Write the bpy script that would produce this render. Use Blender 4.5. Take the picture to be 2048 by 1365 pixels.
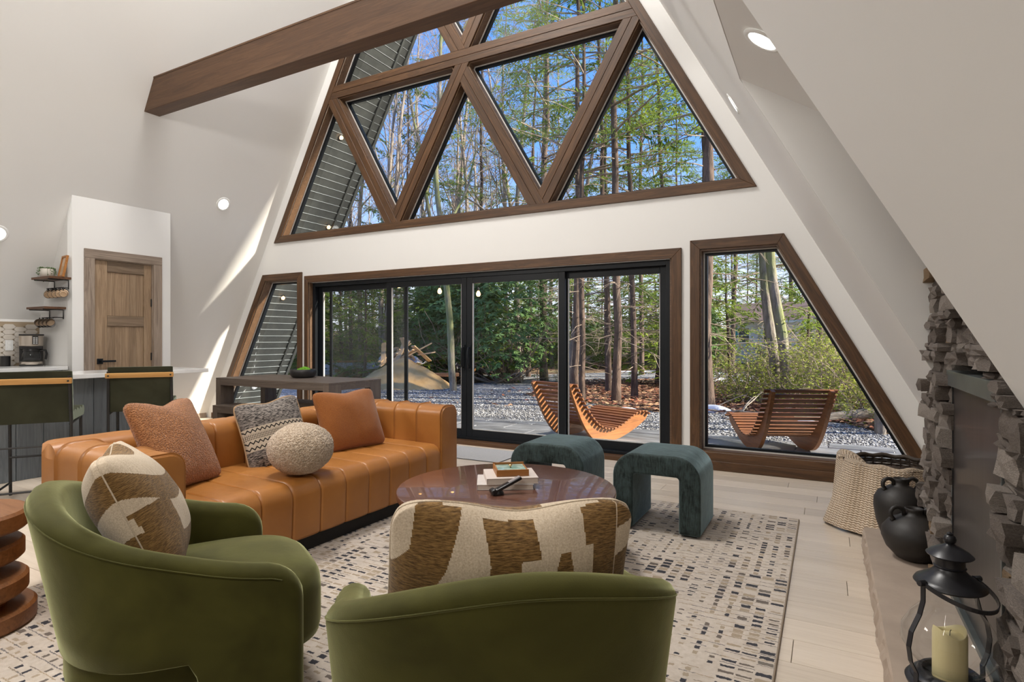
import bpy, bmesh, math, random
import numpy as np
from mathutils import Vector, Matrix, Euler, noise as mnoise
for _o in list(bpy.data.objects): bpy.data.objects.remove(_o)
R = math.radians
SC = bpy.context.scene; COL = SC.collection
TH = 0.50109; HC = 1.22; F = 1152.0; DW = 5.65       # view turn, eye height, focal length (px of 2048), distance to the gable
CT, ST = math.cos(TH), math.sin(TH)
# ---------------------------------------------------------------- camera, sky, sun, fill lights, exposure
cd = bpy.data.cameras.new('camera'); cam = bpy.data.objects.new('camera', cd); COL.objects.link(cam)
cd.sensor_width = 36; cd.lens = 36 * F / 2048; cd.shift_y = 2.5 / 2048 * -1
cam.location = (0, 0, HC); cam.rotation_euler = (R(90), 0, TH); cd.clip_end = 300; cd.clip_start = .05
SC.camera = cam
w = bpy.data.worlds.new('sky'); SC.world = w; w.use_nodes = True
nt = w.node_tree; nt.nodes.clear()
tc = nt.nodes.new('ShaderNodeTexCoord'); sx = nt.nodes.new('ShaderNodeSeparateXYZ'); cr = nt.nodes.new('ShaderNodeValToRGB')
bg = nt.nodes.new('ShaderNodeBackground'); wo = nt.nodes.new('ShaderNodeOutputWorld')
nt.links.new(tc.outputs['Generated'], sx.inputs[0]); nt.links.new(sx.outputs['Z'], cr.inputs[0])
nt.links.new(cr.outputs[0], bg.inputs[0]); nt.links.new(bg.outputs[0], wo.inputs[0])
els = cr.color_ramp.elements
els[0].position = 0.0; els[0].color = (1.15, 1.18, 1.25, 1); els[1].position = 1.0; els[1].color = (.05, .19, .72, 1)
for p_, c_ in ((.07, (.85, .93, 1.12, 1)), (.17, (.45, .64, 1.05, 1)), (.32, (.17, .40, .98, 1)), (.55, (.085, .29, .88, 1))):
    e_ = els.new(p_); e_.color = c_
bg.inputs[1].default_value = 1.25
def lamp(name, kind, loc, energy, color=(1, 1, 1), size=1, size_y=None, target=None, angle=None):
    l = bpy.data.lights.new(name, kind); l.energy = energy; l.color = color
    o = bpy.data.objects.new(name, l); COL.objects.link(o); o.location = loc
    if kind == 'AREA':
        l.size = size
        if size_y: l.shape = 'RECTANGLE'; l.size_y = size_y
    elif kind != 'SUN': l.shadow_soft_size = size
    if angle is not None: l.angle = angle
    if target is not None:
        o.rotation_euler = (Vector(target) - Vector(loc)).to_track_quat('-Z', 'Y').to_euler()
    return o
sd = Vector((.85, .26, .50)).normalized()
lamp('sun', 'SUN', (0, 0, 30), 14.0, (1, .90, .76), target=Vector((0, 0, 30)) - sd, angle=R(2.5))
# unseen area lights added to brighten the room, not lamps of the house
lamp('ceiling_area_lamp', 'AREA', (-3.78, 3.0, 7.55), 270, (1, .97, .93), .9, 1.6, target=(-3.7, 2.6, 0))
lamp('ceiling_area_lamp', 'AREA', (-1.35, -1.3, 3.45), 75, (1, .96, .92), 1.3, .4, target=(-7.2, 2.2, 2.6))
lamp('ceiling_area_lamp', 'AREA', (-5.6, .4, 3.3), 60, (1, .96, .91), 1.2, .5, target=(-.2, 1.6, 1.6))
SC.view_settings.view_transform = 'Standard'
SC.view_settings.look = 'None'
SC.view_settings.gamma = 1; SC.view_settings.use_curve_mapping = False
SC.view_settings.exposure = 0.14
# ---------------------------------------------------------------- materials
class NT:
    def __init__(s, name):
        s.m = bpy.data.materials.new(name); s.m.use_nodes = True; s.t = s.m.node_tree; s.t.nodes.clear()
        s.out = s.n('ShaderNodeOutputMaterial')
    def n(s, k, **kw):
        x = s.t.nodes.new(k)
        for a, b in kw.items(): setattr(x, a, b)
        return x
    def put(s, node, i, v):
        if isinstance(v, bpy.types.NodeSocket): s.t.links.new(v, node.inputs[i])
        elif v is not None:
            if isinstance(v, (tuple, list)) and len(v) == 3 and node.inputs[i].type == 'RGBA': v = tuple(v) + (1,)
            node.inputs[i].default_value = v
    def ma(s, op, a, b=None, c=None):
        x = s.n('ShaderNodeMath', operation=op); s.put(x, 0, a); s.put(x, 1, b)
        if c is not None: s.put(x, 2, c)
        return x.outputs[0]
    def co(s, kind='Object', scale=(1, 1, 1), rnd=True):
        c = s.n('ShaderNodeTexCoord').outputs[kind]
        if rnd:
            r = s.n('ShaderNodeObjectInfo').outputs['Random']
            k = s.n('ShaderNodeVectorMath', operation='SCALE'); k.inputs[0].default_value = (37., 19., 53.)
            s.t.links.new(r, k.inputs['Scale'])
            a = s.n('ShaderNodeVectorMath', operation='ADD'); s.put(a, 0, c); s.put(a, 1, k.outputs[0]); c = a.outputs[0]
        mp = s.n('ShaderNodeVectorMath', operation='MULTIPLY'); s.put(mp, 0, c); mp.inputs[1].default_value = scale
        return mp.outputs[0]
    def noise(s, v, sc, det=4, rough=.55, dist=0, out=0):
        x = s.n('ShaderNodeTexNoise'); s.put(x, 'Vector', v); x.inputs['Scale'].default_value = sc
        x.inputs['Detail'].default_value = det; x.inputs['Roughness'].default_value = rough; x.inputs['Distortion'].default_value = dist
        return x.outputs[out]
    def voro(s, v, sc, feat='F1', out='Distance'):
        x = s.n('ShaderNodeTexVoronoi', feature=feat); s.put(x, 'Vector', v); x.inputs['Scale'].default_value = sc
        return x.outputs[out]
    def ramp(s, f, stops):
        x = s.n('ShaderNodeValToRGB'); s.put(x, 0, f); e = x.color_ramp.elements
        e[0].position, e[0].color = stops[0][0], tuple(stops[0][1]) + (1,)
        e[1].position, e[1].color = stops[-1][0], tuple(stops[-1][1]) + (1,)
        for p, c in stops[1:-1]:
            k = e.new(p); k.color = tuple(c) + (1,)
        return x.outputs[0]
    def mix(s, f, a, b, mode='MIX'):
        x = s.n('ShaderNodeMix', data_type='RGBA', blend_type=mode); s.put(x, 0, f); s.put(x, 6, a); s.put(x, 7, b)
        return x.outputs[2]
    def bump(s, h, strength, dist=.01, nrm=None):
        x = s.n('ShaderNodeBump'); x.inputs['Strength'].default_value = strength; x.inputs['Distance'].default_value = dist
        s.put(x, 'Height', h)
        if nrm is not None: s.put(x, 'Normal', nrm)
        return x.outputs[0]
    def bsdf(s, col, rough=.5, nrm=None, **kw):
        x = s.n('ShaderNodeBsdfPrincipled'); s.put(x, 'Base Color', col); s.put(x, 'Roughness', rough)
        if nrm is not None: s.put(x, 'Normal', nrm)
        names = dict(metal='Metallic', sheen='Sheen Weight', sheen_rough='Sheen Roughness', sheen_tint='Sheen Tint', coat='Coat Weight', coat_rough='Coat Roughness',
                     spec='Specular IOR Level', emc='Emission Color', ems='Emission Strength', trans='Transmission Weight', sss='Subsurface Weight', alpha='Alpha', ior='IOR')
        for k, v in kw.items(): s.put(x, names[k], v)
        s.t.links.new(x.outputs[0], s.out.inputs[0]); return s.m
MATS = {}
def memo(f):
    def g(name, *a, **k):
        if name not in MATS: MATS[name] = f(name, *a, **k)
        return MATS[name]
    return g
@memo
def pbr(name, col, rough=.5, col2=None, nscale=5, stretch=(1, 1, 1), bscale=None, bstr=.2, bdist=.004, contrast=.2, kind='Object', **kw):
    t = NT(name); c = col; nrm = None; v = None
    if col2 is not None or bscale is not None: v = t.co(kind, stretch)
    if col2 is not None:
        c = t.ramp(t.noise(v, nscale), [(.5 - contrast, col), (.5 + contrast, col2)])
    if bscale is not None: nrm = t.bump(t.noise(v, bscale, 5, .6), bstr, bdist)
    return t.bsdf(c, rough, nrm, **kw)
@memo
def wood(name, c1, c2, c3=None, grain=1.0, rough=.5, bstr=.25, axis=0, coat=0, knots=True):
    """grain runs along the object's local axis"""
    t = NT(name); st = [14., 14., 14.]; st[axis] = .9
    v = t.co('Object', tuple(a * grain for a in st))
    a = t.noise(v, 1.0, 5, .6, 1.2)
    st2 = [90., 90., 90.]; st2[axis] = 3.
    b = t.noise(t.co('Object', tuple(st2)), 1.0, 3, .5)
    rings = t.ma('FRACT', t.ma('MULTIPLY', a, 7.0))
    rings = t.ma('ABSOLUTE', t.ma('SUBTRACT', rings, .5))
    f = t.ma('ADD', t.ma('MULTIPLY', a, .75), t.ma('MULTIPLY', rings, .42))
    f = t.ma('ADD', f, t.ma('MULTIPLY', t.ma('SUBTRACT', b, .5), .45))
    c3 = c3 or tuple(min(1, x * 1.5) for x in c2)
    c = t.ramp(f, [(.28, c1), (.52, c2), (.8, c3)])
    rn = t.n('ShaderNodeObjectInfo').outputs['Random']
    c = t.mix(.35, c, t.ramp(rn, [(0, tuple(x * .7 for x in c2)), (1, tuple(min(1, x * 1.3) for x in c2))]), 'MIX') if True else c
    nrm = t.bump(t.ma('ADD', f, t.ma('MULTIPLY', b, .6)), bstr, .003)
    return t.bsdf(c, rough, nrm, coat=coat)
@memo
def velvet(name, col, col2, sheen=.6, tint=(1, 1, 1)):
    t = NT(name); v = t.co('Object', (1, 1, 1))
    n = t.noise(v, 3.5, 3, .6, .6)
    c = t.ramp(n, [(.35, col), (.65, col2)])
    f = t.noise(v, 260, 2); nrm = t.bump(f, .25, .001)
    nrm = t.bump(t.noise(v, 6, 3), .25, .01, nrm)
    return t.bsdf(c, .75, nrm, sheen=sheen, sheen_rough=.35, sheen_tint=tint + (1,), spec=.2)
@memo
def boucle(name, col, col2, sc=110, dist=.006, st=.9, sheen=.3):
    t = NT(name); v = t.co('Object', (1, 1, 1))
    d = t.voro(v, sc); n = t.noise(v, sc * .8, 3)
    c = t.ramp(t.ma('ADD', t.ma('MULTIPLY', d, .6), t.ma('MULTIPLY', n, .5)), [(.25, col2), (.7, col)])
    h = t.ma('SUBTRACT', n, d)
    return t.bsdf(c, .9, t.bump(h, st, dist), sheen=sheen, spec=.15)
def glass_mat(name, tint=(.97, .99, .98), refl=1.0):
    t = NT(name); fr = t.n('ShaderNodeFresnel'); t.put(fr, 0, t.ma('SUBTRACT', 1.45, t.ma('MULTIPLY', t.n('ShaderNodeNewGeometry').outputs['Backfacing'], .7603)))
    f = t.ma('MULTIPLY', fr.outputs[0], refl)
    tr = t.n('ShaderNodeBsdfTransparent'); tr.inputs[0].default_value = tint + (1,)
    gl = t.n('ShaderNodeBsdfGlossy'); gl.inputs['Roughness'].default_value = .02
    mx = t.n('ShaderNodeMixShader'); t.put(mx, 0, f); t.t.links.new(tr.outputs[0], mx.inputs[1]); t.t.links.new(gl.outputs[0], mx.inputs[2])
    t.t.links.new(mx.outputs[0], t.out.inputs[0]); return t.m
def emis(name, col, s):
    t = NT(name); e = t.n('ShaderNodeEmission'); e.inputs[0].default_value = col + (1,); e.inputs[1].default_value = s
    t.t.links.new(e.outputs[0], t.out.inputs[0]); return t.m
# ---------------------------------------------------------------- geometry builder
def rotm(rx=0, ry=0, rz=0): return Euler((rx, ry, rz)).to_matrix()
class MB:
    def __init__(s): s.v = []; s.f = []; s.mi = []
    def add(s, vs, fs, mi=0):
        k = len(s.v); s.v += [tuple(p) for p in vs]; s.f += [tuple(i + k for i in f) for f in fs]; s.mi += [mi] * len(fs); return s
    def box(s, c, size, rot=None, mi=0):
        a, b, d = (x / 2 for x in size); vs = [Vector((x * a, y * b, z * d)) for z in (-1, 1) for y in (-1, 1) for x in (-1, 1)]
        if rot is not None: vs = [rot @ p for p in vs]
        c = Vector(c); return s.add([p + c for p in vs], [(0, 2, 3, 1), (4, 5, 7, 6), (0, 1, 5, 4), (2, 6, 7, 3), (0, 4, 6, 2), (1, 3, 7, 5)], mi)
    def bb(s, x0, x1, y0, y1, z0, z1, mi=0): return s.box(((x0 + x1) / 2, (y0 + y1) / 2, (z0 + z1) / 2), (abs(x1 - x0), abs(y1 - y0), abs(z1 - z0)), None, mi)
    def tube(s, pts, r, n=8, cap=True, flat=None, mi=0):
        pts = [Vector(p) for p in pts]; m = len(pts); rs = r if isinstance(r, (list, tuple, np.ndarray)) else [r] * m
        vs = []; up = None
        for i, p in enumerate(pts):
            d = (pts[min(i + 1, m - 1)] - pts[max(i - 1, 0)])
            if d.length < 1e-9: d = Vector((0, 0, 1))
            d.normalize()
            if up is None:
                up = Vector((0, 0, 1)) if abs(d.z) < .9 else Vector((1, 0, 0))
            a = d.cross(up)
            if a.length < 1e-6: a = d.orthogonal()
            a.normalize(); b = a.cross(d).normalized(); up = b
            for k in range(n):
                t = 2 * math.pi * k / n + (math.pi / n if n == 4 else 0)
                fa, fb = (1, 1) if flat is None else flat
                vs.append(p + (a * math.cos(t) * fa + b * math.sin(t) * fb) * rs[i])
        fs = [(i * n + k, i * n + (k + 1) % n, (i + 1) * n + (k + 1) % n, (i + 1) * n + k) for i in range(m - 1) for k in range(n)]
        if cap: fs += [tuple(range(n - 1, -1, -1)), tuple((m - 1) * n + k for k in range(n))]
        return s.add(vs, fs, mi)
    def lathe(s, prof, n=32, c=(0, 0, 0), sx=1, sy=1, cap=True, mi=0):
        vs = [(c[0] + r * math.cos(2 * math.pi * k / n) * sx, c[1] + r * math.sin(2 * math.pi * k / n) * sy, c[2] + z) for r, z in prof for k in range(n)]
        m = len(prof); fs = [(i * n + k, i * n + (k + 1) % n, (i + 1) * n + (k + 1) % n, (i + 1) * n + k) for i in range(m - 1) for k in range(n)]
        if cap:
            if prof[0][0] > 1e-5: fs.append(tuple(range(n - 1, -1, -1)))
            if prof[-1][0] > 1e-5: fs.append(tuple((m - 1) * n + k for k in range(n)))
        return s.add(vs, fs, mi)
    def grid(s, fn, nu, nv, cu=False, cv=False, mi=0):
        vs = [fn(i / (nu if cu else nu - 1), j / (nv if cv else nv - 1)) for i in range(nu) for j in range(nv)]
        fs = [(i * nv + j, ((i + 1) % nu) * nv + j, ((i + 1) % nu) * nv + (j + 1) % nv, i * nv + (j + 1) % nv)
              for i in range(nu if cu else nu - 1) for j in range(nv if cv else nv - 1)]
        return s.add(vs, fs, mi)
    def prism(s, poly, fn, mi=0):
        """poly: 2D outline; fn(u, v, side) -> 3D for side 0/1"""
        n = len(poly); vs = [fn(u, v, 0) for u, v in poly] + [fn(u, v, 1) for u, v in poly]
        return s.add(vs, [tuple(range(n))[::-1], tuple(range(n, 2 * n))] + [(i, (i + 1) % n, n + (i + 1) % n, n + i) for i in range(n)], mi)
    def mesh(s, name, mats, smooth=False, bevel=0, seg=2, weld=False, clean=True, angle=None):
        me = bpy.data.meshes.new(name); me.from_pydata(s.v, [], s.f)
        for m in (mats if isinstance(mats, (list, tuple)) else [mats]): me.materials.append(m)
        if any(s.mi): me.polygons.foreach_set('material_index', s.mi)
        if clean or bevel:
            b = bmesh.new(); b.from_mesh(me)
            if weld: bmesh.ops.remove_doubles(b, verts=b.verts, dist=1e-5)
            bmesh.ops.recalc_face_normals(b, faces=b.faces)
            if bevel:
                ed = [e for e in b.edges if len(e.link_faces) == 2 and e.calc_face_angle() > R(25)]
                bmesh.ops.bevel(b, geom=ed, offset=bevel, segments=seg, affect='EDGES', profile=.6, clamp_overlap=True)
            b.to_mesh(me); b.free()
        if smooth:
            me.polygons.foreach_set('use_smooth', [True] * len(me.polygons))
            if angle: me.set_sharp_from_angle(angle=R(angle))
        me.update(); return me
    def obj(s, name, mats, parent=None, smooth=False, bevel=0, seg=2, loc=None, rot=None, **kw):
        wk = {k: kw.pop(k) for k in ('weld', 'clean', 'angle') if k in kw}
        o = bpy.data.objects.new(name, s.mesh(name, mats, smooth, bevel, seg, **wk)); COL.objects.link(o)
        if parent is not None: o.parent = parent
        if loc is not None: o.location = loc
        if rot is not None: o.rotation_euler = rot
        return tag(o, **kw)
def tag(o, label=None, cat=None, group=None, kind=None):
    if label: o['label'] = label
    if cat: o['category'] = cat
    if group: o['group'] = group
    if kind: o['kind'] = kind
    return o
def thing(name, label, cat, loc=(0, 0, 0), rotz=0, group=None, rot=None):
    o = bpy.data.objects.new(name, None); COL.objects.link(o); o.empty_display_size = .1; o.location = loc
    o.rotation_euler = rot if rot is not None else (0, 0, rotz)
    return tag(o, label, cat, group)
def kids(o): return KID.get(o.name, [])
def copy_tree(root, loc, rotz=None, label=None, scale=None, group=None):
    def cp(o, par):
        c = o.copy(); COL.objects.link(c); c.parent = par
        for ch in o.children: cp(ch, c)
        return c
    c = cp(root, None); c.location = loc
    if rotz is not None: c.rotation_euler = (0, 0, rotz)
    if scale is not None: c.scale = (scale,) * 3 if isinstance(scale, (int, float)) else scale
    if label: c['label'] = label
    if group: c['group'] = group
    return c
def inst(me, name, parent, loc, rot=(0, 0, 0), scale=(1, 1, 1), **kw):
    o = bpy.data.objects.new(name, me); COL.objects.link(o)
    if parent is not None: o.parent = parent
    o.location = loc; o.rotation_euler = rot; o.scale = scale
    return tag(o, **kw)
def plate(name, outline, holes, thick, mat, matrix, parent=None, **kw):
    """flat plate with holes: 2D outline extruded, placed by matrix (local z = thickness)"""
    cu = bpy.data.curves.new(name, 'CURVE'); cu.dimensions = '2D'; cu.fill_mode = 'BOTH'; cu.extrude = thick / 2
    for pl in [outline] + list(holes):
        sp = cu.splines.new('POLY'); sp.points.add(len(pl) - 1); sp.use_cyclic_u = True
        for p, (x, y) in zip(sp.points, pl): p.co = (x, y, 0, 1)
    tmp = bpy.data.objects.new(name, cu); COL.objects.link(tmp)
    bpy.context.view_layer.update()
    me = bpy.data.meshes.new_from_object(tmp.evaluated_get(bpy.context.evaluated_depsgraph_get()))
    bpy.data.objects.remove(tmp); me.transform(matrix)
    me.materials.clear(); me.materials.append(mat)
    o = bpy.data.objects.new(name, me); COL.objects.link(o)
    if parent is not None: o.parent = parent
    return tag(o, **kw)
def board(name, p0, p1, wid, dep, nrm, mat, parent, bevel=.003, ends=(0, 0), **kw):
    """a board from p0 to p1 (centre line of its front face), width across, depth behind the face; ends: mitre shifts"""
    p0, p1, nrm = Vector(p0), Vector(p1), Vector(nrm).normalized()
    x = (p1 - p0); L = x.length; x.normalize(); y = nrm.cross(x).normalized(); z = x.cross(y)
    h = wid / 2; e0, e1 = ends
    b = MB(); pts = [(-e0, -h), (L + e1, -h), (L - e1, h), (e0, h)]
    b.prism(pts, lambda u, v, s_: (u, v, -dep if s_ == 0 else 0))
    o = b.obj(name, mat, parent, bevel=bevel, seg=1, **kw)
    o.matrix_local = Matrix((x, y, z)).transposed().to_4x4() if False else Matrix.Translation(p0) @ Matrix((x, y, z)).transposed().to_4x4()
    return o
rng = random.Random(7)
# ---------------------------------------------------------------- the house shell
C0, KS, ZP = -3.78, 1.835, 8.83                 # ridge x, roof pitch, ridge height
HB = ZP / KS
xl = lambda z: C0 - HB + z / KS
xr = lambda z: C0 + HB - z / KS
SA = math.atan(KS); SS = math.sin(SA)
M_wall = pbr('wall_paint', (.80, .79, .77), .6, bscale=60, bstr=.05, bdist=.002)
M_trim = wood('stained_casing', (.028, .012, .004), (.085, .038, .013), (.175, .088, .036), 1.0, .48, .2)
M_beamw = wood('stained_beam', (.042, .018, .007), (.088, .041, .017), (.145, .073, .033), .7, .5, .15)
M_jamb = wood('stained_jamb', (.07, .038, .020), (.13, .072, .038), (.22, .13, .075), 1.0, .5, .15)  # lighter copy of the casing stain: light on the returns put into the colour
M_black = pbr('black_aluminium', (.006, .008, .011), .42, bscale=80, bstr=.02, spec=.3)
M_vinyl = pbr('light_vinyl', (.62, .60, .57), .4)
M_glass = glass_mat('window_glass', (.98, .99, .985), .4)
M_floorsub = pbr('subfloor', (.2, .17, .14), .8)
M_plank = wood('oak_plank', (.60, .50, .395), (.70, .60, .49), (.76, .665, .56), .8, .33, .05)
M_soffit = pbr('soffit_board', (.040, .044, .043), .5, (.060, .066, .063), 8, (1, 1, 1), 40, .1)
M_dark = pbr('dark_metal', (.012, .012, .013), .4, bscale=50, bstr=.03)
# floor and its planks
f = MB().bb(-8.62, 1.1, -4.2, 5.66, -.14, -.008).obj('floor', M_floorsub, kind='structure')
pl_mesh = {}
pr = random.Random(3)
yy = 5.645; row = 0
while yy > .1:
    xx = -8.6 + [0, -.9, -.35, -1.3][row % 4] + pr.uniform(-.1, .1)
    while xx < 1.05:
        L = pr.choice([1.5, 1.8, 1.2]); a, b_ = max(xx, -8.6), min(xx + L, 1.04)
        if b_ - a > .12 and not (a > .2 and yy < 3.8):
            b = MB().bb(a + .0012 - (a + b_) / 2, b_ - .0012 - (a + b_) / 2, -.0938, .0938, -.008, 0)
            b.obj('plank', M_plank, f, loc=((a + b_) / 2, yy - .095, 0), bevel=.0012, seg=1)
        xx += L
    yy -= .19; row += 1
# sloping walls
def slope_matrix(side):
    if side > 0:    # right: local x = world y, local y = up the slope
        X = Vector((0, 1, 0)); Y = Vector((-1 / KS, 0, 1)).normalized(); o = Vector((C0 + HB, 0, 0))
    else:
        X = Vector((0, 1, 0)); Y = Vector((1 / KS, 0, 1)).normalized(); o = Vector((C0 - HB, 0, 0))
    Z = X.cross(Y); n = Vector((side, 0, 0)); Z = Z if Z.dot(n) > 0 else -Z     # outward
    m = Matrix((X, Y, Z)).transposed().to_4x4(); m.translation = o + Z * .1; return m
sl = ZP / SS
plate('wall_left', [(-4, 0), (5.65, 0), (5.65, sl + .1), (-4, sl + .1)], [], .2, M_wall, slope_matrix(-1), kind='structure')
zd = 2.69 / SS
plate('wall_right', [(-4, 0), (2.046, 0), (2.046, zd), (3.464, zd), (3.464, 0), (5.65, 0), (5.65, sl + .1), (-4, sl + .1)], [], .2, M_wall, slope_matrix(1), kind='structure')
GM = lambda y: Matrix(((1, 0, 0, 0), (0, 0, -1, y), (0, 1, 0, 0), (0, 0, 0, 1)))
# ----- gable openings (x relative to the world, z up)
def offset(poly, d):
    n = len(poly); ar = sum(poly[i][0] * poly[(i + 1) % n][1] - poly[(i + 1) % n][0] * poly[i][1] for i in range(n)); sgn = 1 if ar > 0 else -1
    out = []
    for i in range(n):
        p0, p1, p2 = (Vector(poly[(i + k) % n]).to_2d() for k in (-1, 0, 1))
        a = (p1 - p0).normalized(); b = (p2 - p1).normalized()
        na, nb = Vector((-a.y, a.x)) * sgn, Vector((-b.y, b.x)) * sgn
        k = 1 + na.dot(nb); out.append(tuple(p1 + (na + nb) * (d / k)))
    return out
def clip(poly, hps):
    for (a, b, c) in hps:                 # keep a*x + b*z <= c
        out = []; n = len(poly)
        for i in range(n):
            p, q = poly[i], poly[(i + 1) % n]; dp, dq = a * p[0] + b * p[1] - c, a * q[0] + b * q[1] - c
            if dp <= 0: out.append(p)
            if dp * dq < 0: t = dp / (dp - dq); out.append((p[0] + (q[0] - p[0]) * t, p[1] + (q[1] - p[1]) * t))
        poly = out
        if not poly: return []
    res = []
    for p in poly:
        if not res or (abs(p[0] - res[-1][0]) + abs(p[1] - res[-1][1])) > 1e-5: res.append(p)
    return res
def poly_board(name, poly, y0, y1, d, mat, parent, bevel=.0025, **kw):
    """flat board in the gable plane between y0 and y1, its grain along 2D direction d"""
    cx = sum(p[0] for p in poly) / len(poly); cz = sum(p[1] for p in poly) / len(poly)
    d = Vector(d).to_2d().normalized(); e = Vector((-d.y, d.x)); b = MB()
    loc = [((p[0] - cx) * d.x + (p[1] - cz) * d.y, (p[0] - cx) * e.x + (p[1] - cz) * e.y) for p in poly]
    b.prism(loc, lambda u, v, s_: (u, v, -y0 if s_ == 0 else -y1))
    o = b.obj(name, mat, parent, bevel=bevel, seg=1, **kw)
    X = Vector((d.x, 0, d.y)); Y = Vector((e.x, 0, e.y)); Z = X.cross(Y)
    m = Matrix((X, Y, Z)).transposed().to_4x4()
    if Z.y > 0:
        for v in o.data.vertices: v.co.z *= -1
        o.data.flip_normals()
    m.translation = (cx, 0, cz); o.matrix_local = m; return o
def ring(name, poly, width, y0, y1, mat, parent, skip=(), **kw):
    inn = offset(poly, width); n = len(poly); r = []
    for i in range(n):
        if i in skip: continue
        j = (i + 1) % n
        r.append(poly_board(name, [poly[i], poly[j], inn[j], inn[i]], y0, y1, (poly[j][0] - poly[i][0], poly[j][1] - poly[i][1]), mat, parent, **kw))
    return r
def solid_ring(name, poly, width, y0, y1, mat, parent, **kw):
    inn = offset(poly, width); n = len(poly); b = MB()
    vs = [(p[0], y, p[1]) for y in (y0, y1) for q in (poly, inn) for p in q]
    fs = []
    for i in range(n):
        j = (i + 1) % n
        fs += [(i, j, n + j, n + i), (2 * n + i, 2 * n + j, 3 * n + j, 3 * n + i), (n + i, n + j, 3 * n + j, 3 * n + i), (i, j, 2 * n + j, 2 * n + i)]
    b.add(vs, fs); return b.obj(name, mat, parent, **kw)
def pane(poly, parent, y=5.785, fr=True):
    solid_ring('jamb', offset(poly, -.001), .014, 5.652, 5.765, M_jamb, parent)
    solid_ring('frame', offset(poly, .012), .012, 5.752, 5.80, M_vinyl, parent, label='light inner frame edge')
    solid_ring('frame', offset(poly, .02), .026, 5.762, 5.81, M_black, parent, label='black outer frame edge')
    q = offset(poly, .044); b = MB(); b.prism(q, lambda u, v, s_: (u, y + .003 * s_, v)); b.obj('pane', M_glass, parent, clean=True)
W1o = [(C0 - 3.22, 2.61), (C0 + 3.22, 2.61), (C0, 2.61 + 3.22 * KS)]
W1 = offset(W1o, .088)
W3o = [(-1.15, .0), (.842, .0), (-.338, 2.165), (-1.15, 2.165)]
W3 = [(-1.06, .165), (.648, .165), (-.393, 2.075), (-1.06, 2.075)]
mir = lambda p: [(2 * C0 - x, z) for x, z in p][::-1]
W2o, W2 = [(x - .02, z) for x, z in mir(W3o)], [(x - .02, z) for x, z in mir(W3)]
DO = [(-6.378, .0), (-1.23, .0), (-1.23, 2.105), (-6.378, 2.105)]
DI = [(-6.305, .0), (-1.325, .0), (-1.325, 2.01), (-6.305, 2.01)]
plate('wall_back', [(C0 - HB, 0), (C0 + HB, 0), (C0, ZP)], [W1, W2, W3, [(-6.305, .012), (-1.325, .012), (-1.325, 2.01), (-6.305, 2.01)]], .18, M_wall, GM(5.74), kind='structure')
M_siding = pbr('outside_cladding', (.04, .04, .042), .6)
plate('wall_outside', [(C0 - HB, -.1), (C0 + HB, -.1), (C0, ZP)], [offset(W1, -.01), offset(W2, -.01), offset(W3, -.01), [(-6.305, -.05), (-1.325, -.05), (-1.325, 2.02), (-6.305, 2.02)]], .02, M_siding, GM(5.842), kind='structure')
def win(name, label):
    return tag(bpy.data.objects.new(name, None), label, None, None, 'structure')
def root(name):
    o = bpy.data.objects.new(name, None); COL.objects.link(o); o['kind'] = 'structure'; return o
w1 = root('window_1')
ring('casing', W1o, .088, 5.628, 5.652, M_trim, w1)
MW = .168; K2 = 1.755 / 1.02
def band(cx, cz, dx, dz):
    L = math.hypot(dx, dz); n = (-dz / L, dx / L); c = n[0] * cx + n[1] * cz; return n, c
rowa = clip(W1, [(0, 1, 4.457)]); rowb = clip(W1, [(0, -1, -4.623), (0, 1, 6.25)]); rowc = clip(W1, [(0, -1, -6.42)])
rail_z = [(4.457, 4.623), (6.25, 6.42)]
def members(row, mem):
    """mem: list of (x, z, dx, dz) centre lines; returns panes after cutting the row by each band"""
    for i, (cx, cz, dx, dz) in enumerate(mem):
        n, c = band(cx, cz, dx, dz)
        for k in (0, 1):
            lo, hi = (-MW / 2, -.002) if k == 0 else (.002, MW / 2)
            hp = [(n[0], n[1], c + hi), (-n[0], -n[1], -(c + lo))]
            if i > 0:      # butt against the previous member
                n0, c0 = band(*mem[i - 1]); sg = 1 if n0[0] > 0 else -1
                hp.append((-n0[0] * sg, -n0[1] * sg, -(c0 * sg + MW / 2)))
            pb = clip(row, hp)
            if len(pb) >= 3: poly_board('casing', pb, 5.632, 5.74, (dx, dz), M_trim, w1)
    regs = [row]
    for m_ in mem:
        n, c = band(*m_); new = []
        for r_ in regs:
            for hp in ((n[0], n[1], c - MW / 2), (-n[0], -n[1], -(c + MW / 2))):
                q = clip(r_, [hp])
                if len(q) >= 3 and abs(sum(q[i][0] * q[(i + 1) % len(q)][1] - q[(i + 1) % len(q)][0] * q[i][1] for i in range(len(q)))) > .04: new.append(q)
        regs = new
    for r_ in regs: pane(r_, w1)
def clean_regs(): pass
members(rowa, [(C0 - 1.02, 2.66, -1.02, 1.755), (C0 - 1.02, 2.66, 1.02, 1.755), (C0 + 1.02, 2.66, -1.02, 1.755), (C0 + 1.02, 2.66, 1.02, 1.755)])
members(rowb, [(C0, 4.58, -1.02, 1.755), (C0, 4.58, 1.02, 1.755)])
pane(rowc, w1)
for z0, z1 in rail_z:
    m_ = (z0 + z1) / 2
    for a, b_ in ((z0, m_ - .002), (m_ + .002, z1)):
        pb = clip(W1, [(0, 1, b_), (0, -1, -a)]); poly_board('casing', pb, 5.632, 5.74, (1, 0), M_trim, w1)
def low_window(name, o_, i_):
    w_ = root(name); n = len(o_)
    for i in range(n):
        j = (i + 1) % n; poly_board('casing', [o_[i], o_[j], i_[j], i_[i]], 5.628, 5.652, (o_[j][0] - o_[i][0], o_[j][1] - o_[i][1]), M_trim, w_)
    pane(i_, w_); return w_
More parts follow.
